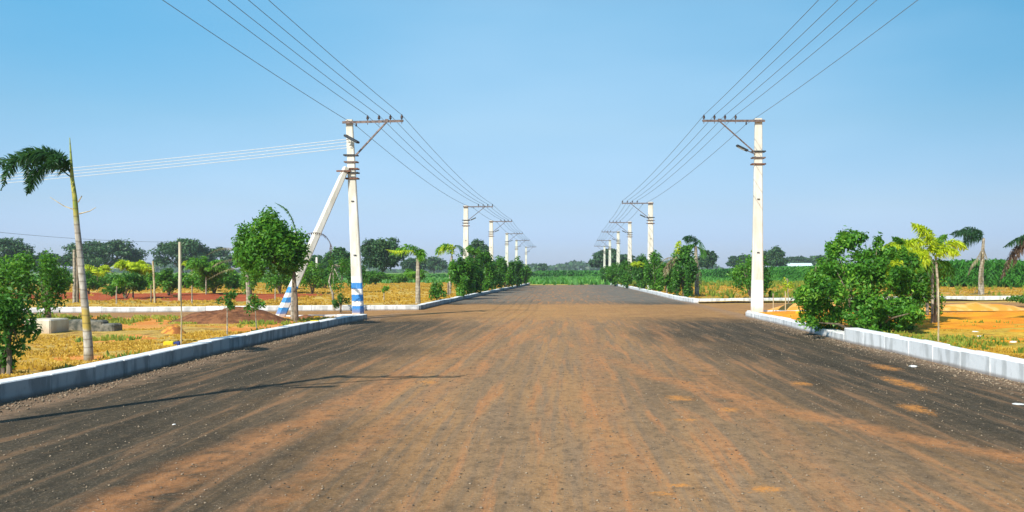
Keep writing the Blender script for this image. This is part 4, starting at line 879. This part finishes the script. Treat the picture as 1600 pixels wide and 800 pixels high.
drooping_palm(1058, 466, 400, [([(1058, 388), (1060, 380), (1063, 376)], 0), ([(1054, 402), (1040, 404), (1026, 420)], .3), ([(1052, 408), (1042, 416), (1038, 436)], -.3)], 'slim palm left of the curled palm, with one upright bright frond and pale drooping ones', ('leaf_yellow', 'leaf_dry', 'leaf_dry'), .07, .34, Y=54)
shrub(1142, 1206, 394, 467, 'green shrub directly behind the nearest right pole', 'leaf_mid', 3600, .15, 18, 'shrubs in the plots')
shrub(1200, 1216, 452, 467, 'tiny bright green shrub just right of the nearest right pole', 'leaf_bright', 350, .12, 5)
sapling(1232, 472, [(1231, 450), (1230, 435)], (1222, 1240, 432, 458), 'thin yellow green sapling in the plot right of the nearest right pole', 'leaf_yellow', 160, .12, .025, 5, zb=.15)
for px, y0, y1, lb in ((1208, 458, 487, 'thin pale twig stake nearest right of the right pole foot'), (1227, 455, 490, 'thin pale twig stake beside the thin yellow green sapling')): stake(px, y0, y1, lb, r=.02)

# near right plot: the big shrub is a group of shrubs
def crown_at(px, py, r_px, Y): c = P(px, py, Y); r = r_px / FPX * Y; return (tuple(c), (r, r, r * .85), (r_px / 40) ** 2)
BY = 24.0
c0 = G(1352, 520, .14)
M['leaf_bush'] = leafmat('leaf_bush', (.02, .10, .012), (.09, .27, .022), (.30, .52, .05), .3)
def bb(px, py, rx, ry, Y, w_=1.0, dz=.75): c = P(px, py, Y); return (tuple(c), (rx / FPX * Y, rx / FPX * Y * dz, ry / FPX * Y), rx * ry / 900 * w_)
BB = []; rb_ = random.Random(11)
for cx, cy, rx, ry, k_, yy in ((1350, 458, 92, 62, 34, 22.8), (1330, 408, 50, 42, 16, 23.0), (1400, 425, 46, 34, 10, 23.2), (1385, 490, 60, 32, 12, 22.2), (1285, 470, 34, 44, 10, 22.6)):
    for i in range(k_):
        an = rb_.uniform(0, 6.283); q = rb_.uniform(.35, .95) ** .6; sz = rb_.uniform(9, 21)
        BB.append(bb(cx + math.cos(an) * rx * q, cy + math.sin(an) * ry * q, sz, sz * .85, yy + rb_.uniform(-1.0, 1.0)))
for px, py in ((1322, 376), (1345, 371), (1300, 392), (1372, 380), (1268, 432), (1262, 458), (1410, 396), (1442, 440), (1432, 470)): BB.append(bb(px, py, rb_.uniform(7, 12), rb_.uniform(9, 15), 23, 1.3))
BB += [bb(1350, 462, 76, 48, 22.8, .5), bb(1338, 420, 40, 36, 23, .4)]
base = Vector(((1350 - VPX) / FPX * 22.8, 22.8, .1)); root = empty('shrub', base, 'big dense green shrub overhanging the right kerb', 'shrub', 'shrubs in the plots')
leafcloud('foliage', BB, 31000, .10, M['leaf_bush'], root, up=.45)
st = MB()
for b_ in BB[::5]:
    e = Vector(b_[0]); st.tube([base + Vector((rb_.uniform(-.3, .3), 0, -.1)), base.lerp(e, .5) + Vector((0, 0, .1)), e], [.05, .028, .006], 6)
for i in range(26):
    b_ = BB[rb_.randrange(40)]; e = Vector(b_[0]); st.tube([e, e + Vector((rb_.uniform(-.15, .15), rb_.uniform(-.2, .1), b_[1][2] * 1.7))], [.008, .003], 4)
st.build('stem', M['bark'], root)
root = empty('areca_palm', Vector(((1412 - VPX) / FPX * 24.6, 24.6, .14)), 'yellow green palm whose fronds arch over the top of the big right shrub', 'palm tree')
m = MB(); m.tube(pts_px([(1412, 498), (1412, 450), (1413, 415)], 24.6), [.05, .045, .035], 7, jit=.06); m.build('trunk', M['bark_pale'], root)
for L, dy, mt in (([(1413, 415), (1408, 392), (1394, 382), (1374, 392)], -.5, 'leaf_yellow'), ([(1413, 415), (1400, 400), (1384, 402), (1366, 420)], -1.1, 'leaf_bright'), ([(1413, 415), (1416, 388), (1428, 376), (1446, 380)], -.4, 'leaf_yellow'), ([(1413, 415), (1424, 398), (1440, 398), (1452, 412)], -1.0, 'leaf_yellow'),
                  ([(1413, 415), (1404, 408), (1394, 414), (1384, 434)], -1.5, 'leaf_yellow'), ([(1413, 415), (1422, 406), (1434, 414), (1440, 432)], -1.4, 'leaf_bright'), ([(1413, 415), (1412, 390), (1406, 376), (1394, 370)], .3, 'leaf_bright')):
    frond(root, pts_px(L, 24.6, 0, dy), .24, mt, 34, 'plume', .034, rr=.014, droop=.5)
def feather(root, L, Y, dy, ll, mat, n=26, mode='flat'):
    frond(root, pts_px(L, Y, 0, dy), ll, mat, n, mode, ll * .13, rr=.014, droop=.5)
Y5 = 26.0
root = empty('areca_palm', Vector(((1452 - VPX) / FPX * Y5, Y5, .14)), 'tall bright yellow palm rising behind the right end of the big shrub', 'palm tree')
m = MB()
for q, L in enumerate(([(1449, 488), (1449, 440), (1452, 400)], [(1466, 488), (1465, 440), (1462, 398)], [(1457, 490), (1457, 450), (1458, 405)])): m.tube(pts_px(L, Y5 + .1 * q), [.045, .038, .03], 7, jit=.06)
m.build('trunk', M['bark_pale'], root)
for L, dy, ll, mt in (([(1458, 400), (1452, 378), (1440, 358), (1424, 348)], -.3, .34, 'leaf_yellow'), ([(1460, 400), (1458, 380), (1450, 362), (1436, 352)], .4, .34, 'leaf_yellow'), ([(1460, 402), (1476, 384), (1494, 378), (1512, 390)], .3, .30, 'leaf_yellow'),
                  ([(1460, 404), (1472, 392), (1486, 390), (1500, 398)], -.5, .28, 'leaf_yellow'), ([(1456, 404), (1436, 386), (1410, 376), (1390, 384)], .2, .30, 'leaf_yellow'), ([(1456, 408), (1432, 400), (1404, 404), (1386, 418)], -.8, .30, 'leaf_bright'),
                  ([(1458, 408), (1448, 420), (1436, 440), (1430, 455)], -.6, .24, 'leaf_bright'), ([(1462, 408), (1476, 410), (1486, 422), (1488, 438)], .2, .22, 'leaf_mid'), ([(1456, 402), (1438, 392), (1418, 396), (1404, 412)], -1.0, .28, 'leaf_yellow'), ([(1458, 400), (1464, 382), (1470, 372), (1480, 366)], .8, .26, 'leaf_bright'),
                  ([(1456, 406), (1440, 408), (1424, 420), (1416, 440)], -1.2, .26, 'leaf_yellow')): feather(root, L, Y5, dy, ll * .85, mt, 42, 'plume')
shrub(1436, 1482, 398, 470, 'loose green shrub round the stems of the tall yellow palm', 'leaf_bright', 900, .10, 10, Y=26.5, k=.25)
stake(1466, 436, 537, 'thin pale stake standing behind the right kerb in front of the yellow palm', 'stake', r=.018)
stake(1449, 440, 488, 'short brown post stump behind the big shrub', 'bark', r=.05, Y=30.5)
# bare bent twig in front of the big shrub
m = MB(); Yt = G(1272, 500, .2).y; m.tube(pts_px([(1271, 522), (1270, 480), (1271, 452), (1276, 448), (1283, 456), (1288, 468)], Yt - 1.2), [.022, .018, .014, .012, .01, .008], 6); tag(m.build('bent_twig', M['stake']), 'pale bent dead twig in front of the left part of the big shrub', 'twig')
# umbrella-shaped palm with dark crown
Y6 = 56; root = empty('foxtail_palm', Vector(((1534 - VPX) / FPX * Y6, Y6, .14)), 'palm with dark flat crown swept left, standing at the right far kerb', 'palm tree')
m = MB(); m.tube(pts_px([(1533, 466), (1533, 430), (1535, 400), (1537, 372)], Y6), [.20, .15, .12, .08], 8, jit=.06); m.build('trunk', M['bark_pale'], root)
for L, dy in (([(1537, 374), (1525, 360), (1508, 358), (1490, 372)], .8), ([(1537, 376), (1518, 364), (1500, 362), (1484, 366)], -.8), ([(1537, 374), (1526, 370), (1512, 376), (1502, 386)], -.3), ([(1537, 372), (1528, 362), (1516, 366), (1506, 374)], 1.4)): feather(root, L, Y6, dy, .42, 'leaf_palm', 30, 'plume')
frond(root, pts_px([(1535, 388), (1528, 402), (1518, 415), (1512, 432)], Y6 - .2), .28, 'leaf_dry', 24, 'flat', .06, droop=1)
frond(root, pts_px([(1536, 384), (1538, 400), (1534, 425), (1532, 445)], Y6 - .2), .24, 'leaf_dry', 24, 'flat', .06, droop=1)
for px, y, s in ((1523, 461, 10),): frond(root, pts_px([(1532, 458), (1526, 452), (1520, 464)], Y6 - .2), .15, 'leaf_dry', 12, 'flat', .04)
# dead drooping crown entering at right edge
Y7 = 27; root = empty('dead_palm', Vector(((1640 - VPX) / FPX * Y7, Y7, .14)), 'palm with brown withered hanging fronds at the right edge', 'palm tree')
m = MB(); m.tube(pts_px([(1642, 505), (1640, 440), (1636, 372)], Y7), [.10, .09, .06], 8, jit=.06); m.build('trunk', M['bark_pale'], root)
for L, dy, mt in (([(1634, 372), (1608, 366), (1586, 388), (1574, 412), (1562, 440)], 0, 'leaf_brown'), ([(1634, 374), (1612, 370), (1594, 386), (1580, 400)], .4, 'leaf_brown'), ([(1634, 370), (1610, 366), (1588, 374), (1568, 386)], -.4, 'leaf_palm'), ([(1634, 372), (1606, 372), (1592, 392), (1582, 418)], -.3, 'leaf_brown'), ([(1634, 368), (1650, 360), (1668, 380)], 0, 'leaf_palm')):
    frond(root, pts_px(L, Y7, 0, dy), .17, mt, 44, 'plume', .026, droop=.9)
shrub(1576, 1640, 458, 479, 'low green shrub at the right edge in front of the far kerb', 'leaf_mid', 900, .12, 9, Y=42)
# rubble and stones
def stone(px, py, r, label, mat='lime', z=.14, cat='stone', sq=.6):
    p = G(px, py, z); p.z += .02 if z > .1 else 0; m = MB(); rr = random.Random(px); pr = []
    for i in range(6):
        a = math.pi * i / 5; pr.append((Vector((p.x, p.y, z + r * sq * (.45 - .5 * math.cos(a)))), max(.004, r * math.sin(a) * rr.uniform(.85, 1.15))))
    m.tube([a for a, b in pr], [b for a, b in pr], 8, jit=.25); o = m.build('stone', M[mat]); tag(o, label, cat, 'loose pale stones'); return o
stone(1524, 521, .11, 'white lime rubble lump in the orange plot at right'); stone(1531, 528, .10, 'smaller white rubble lump just below the larger one in the right plot')
stone(1584, 536, .08, 'pale rubble lump nearest the right edge behind the kerb'); stone(1427, 574, .07, 'small white stone lying on the road by the right kerb', z=.008); stone(1592, 632, .09, 'flat white lime splash stone on the road at the right edge', z=.008, sq=.12)
stone(272, 664, .022, 'small pale pebble on the dark asphalt at left', z=.008)
# rubble heap of yellowish soil beyond
p = G(1500, 478, .15); heap('soil_heap', (p.x - .2, 38.0, 0), (2.6, .8, .28), 'pale sandy heap in front of the right far kerb', 'sand', 'soil heap', 6, 40)
p = G(1270, 484, .15); heap('soil_heap', (10.6, 37.2, 0), (2.2, 1.6, .34), 'orange soil heap between the nearest right pole and big shrub', 'sand', 'soil heap', 8, 40)

# ------------------------------------------------------------------ trees behind everything
T = [(-40, 52, 373, 432, 150, 'leaf_far', 5000, 'dark tree at the left edge of the horizon'), (40, 96, 394, 432, 190, 'leaf_far', 2600, 'low dark tree between the left edge tree and the broad domed one'),
     (92, 232, 376, 434, 190, 'leaf_far', 9000, 'broad domed dark tree behind the tall leaning palm'), (238, 330, 369, 432, 185, 'leaf_far', 6500, 'dark tree behind the pale round post at left'),
     (318, 378, 386, 430, 230, 'leaf_far', 2600, 'distant tree behind the half dry palm fronds'), (376, 480, 388, 430, 230, 'leaf_far2', 3600, 'distant wide tree behind the round young tree'),
     (470, 512, 398, 436, 180, 'leaf_far2', 1800, 'low tree between the strut and the white distant post'), (508, 560, 388, 440, 130, 'leaf_far2', 4200, 'mid green tree just left of the striped pole'),
     (562, 634, 372, 440, 125, 'leaf_far', 6500, 'tall rounded dark tree just right of the striped pole'), (628, 664, 402, 432, 260, 'leaf_far', 1500, 'small far tree right of the tall rounded tree'),
     (656, 700, 402, 430, 300, 'leaf_far', 1600, 'far flat tree behind the drooping corner palm'), (722, 766, 374, 425, 170, 'leaf_far', 3000, 'dark tree behind the second left pole'),
     (836, 856, 413, 427, 420, 'leaf_far', 900, 'tiny far tree just right of the last left pole'), (920, 988, 391, 428, 250, 'leaf_far', 5500, 'wide dark tree behind the far right poles'),
     (984, 1012, 401, 428, 260, 'leaf_far', 1800, 'small dark tree behind the third right pole'), (1092, 1119, 391, 426, 200, 'leaf_far', 2400, 'lone dark tree right of the curled palm'),
     (1138, 1174, 398, 425, 330, 'leaf_far', 2600, 'flat dark tree left of the nearest right pole'), (1188, 1228, 387, 426, 230, 'leaf_far', 3600, 'round dark tree just right of the nearest right pole'),
     (1224, 1270, 402, 420, 420, 'leaf_far', 2400, 'long low dark tree above the pale roof at right'), (1264, 1306, 400, 420, 420, 'leaf_far', 2200, 'low dark tree between the pale roof and the big shrub')]
for x0, x1, y0, y1, Y, mt, n, lb in T:
    tree(x0 - 2, x1 + 2, y0 - 2, y1, lb, Y, mt, int(n * 1.5), .0027 * Y + .05, 40, flat=.85, k=.26)
# pale sheet roof far off
Y8 = 330; a = P(1226, 411.5, Y8); b = P(1266, 411.5, Y8)
root = empty('farm_shed', Vector(((a.x + b.x) / 2, Y8, 0)), 'long low farm shed with a pale bluish roof far behind the crop', 'shed')
W = b.x - a.x; cx = (a.x + b.x) / 2; m = MB(); m.box((cx, Y8, 1.6), (W, 5.6, 3.2)); m.build('wall', M['cement'], root)
m = MB(); m.add([(cx - W / 2 - .4, Y8 - 3.3, 3.2), (cx + W / 2 + .4, Y8 - 3.3, 3.2), (cx + W / 2 + .4, Y8, 4.5), (cx - W / 2 - .4, Y8, 4.5), (cx - W / 2 - .4, Y8 + 3.3, 3.2), (cx + W / 2 + .4, Y8 + 3.3, 3.2)], [(0, 1, 2, 3), (3, 2, 5, 4), (0, 3, 4), (1, 5, 2)]); m.build('roof', M['sheet'], root)

# ------------------------------------------------------------------ thin dust haze over the fields
m = MB(); m.box((0, 380, 9), (1900, 840, 20)); t = bpy.data.materials.new('haze'); t.use_nodes = True; t.node_tree.nodes.clear()
o_ = t.node_tree.nodes.new('ShaderNodeOutputMaterial'); v_ = t.node_tree.nodes.new('ShaderNodeVolumePrincipled')
v_.inputs['Color'].default_value = (.90, .94, 1.0, 1); v_.inputs['Density'].default_value = .0004; v_.inputs['Anisotropy'].default_value = .2
t.node_tree.links.new(v_.outputs[0], o_.inputs['Volume'])
tag(m.build('haze', t), 'thin pale haze over the distant fields', 'haze', kind='stuff')
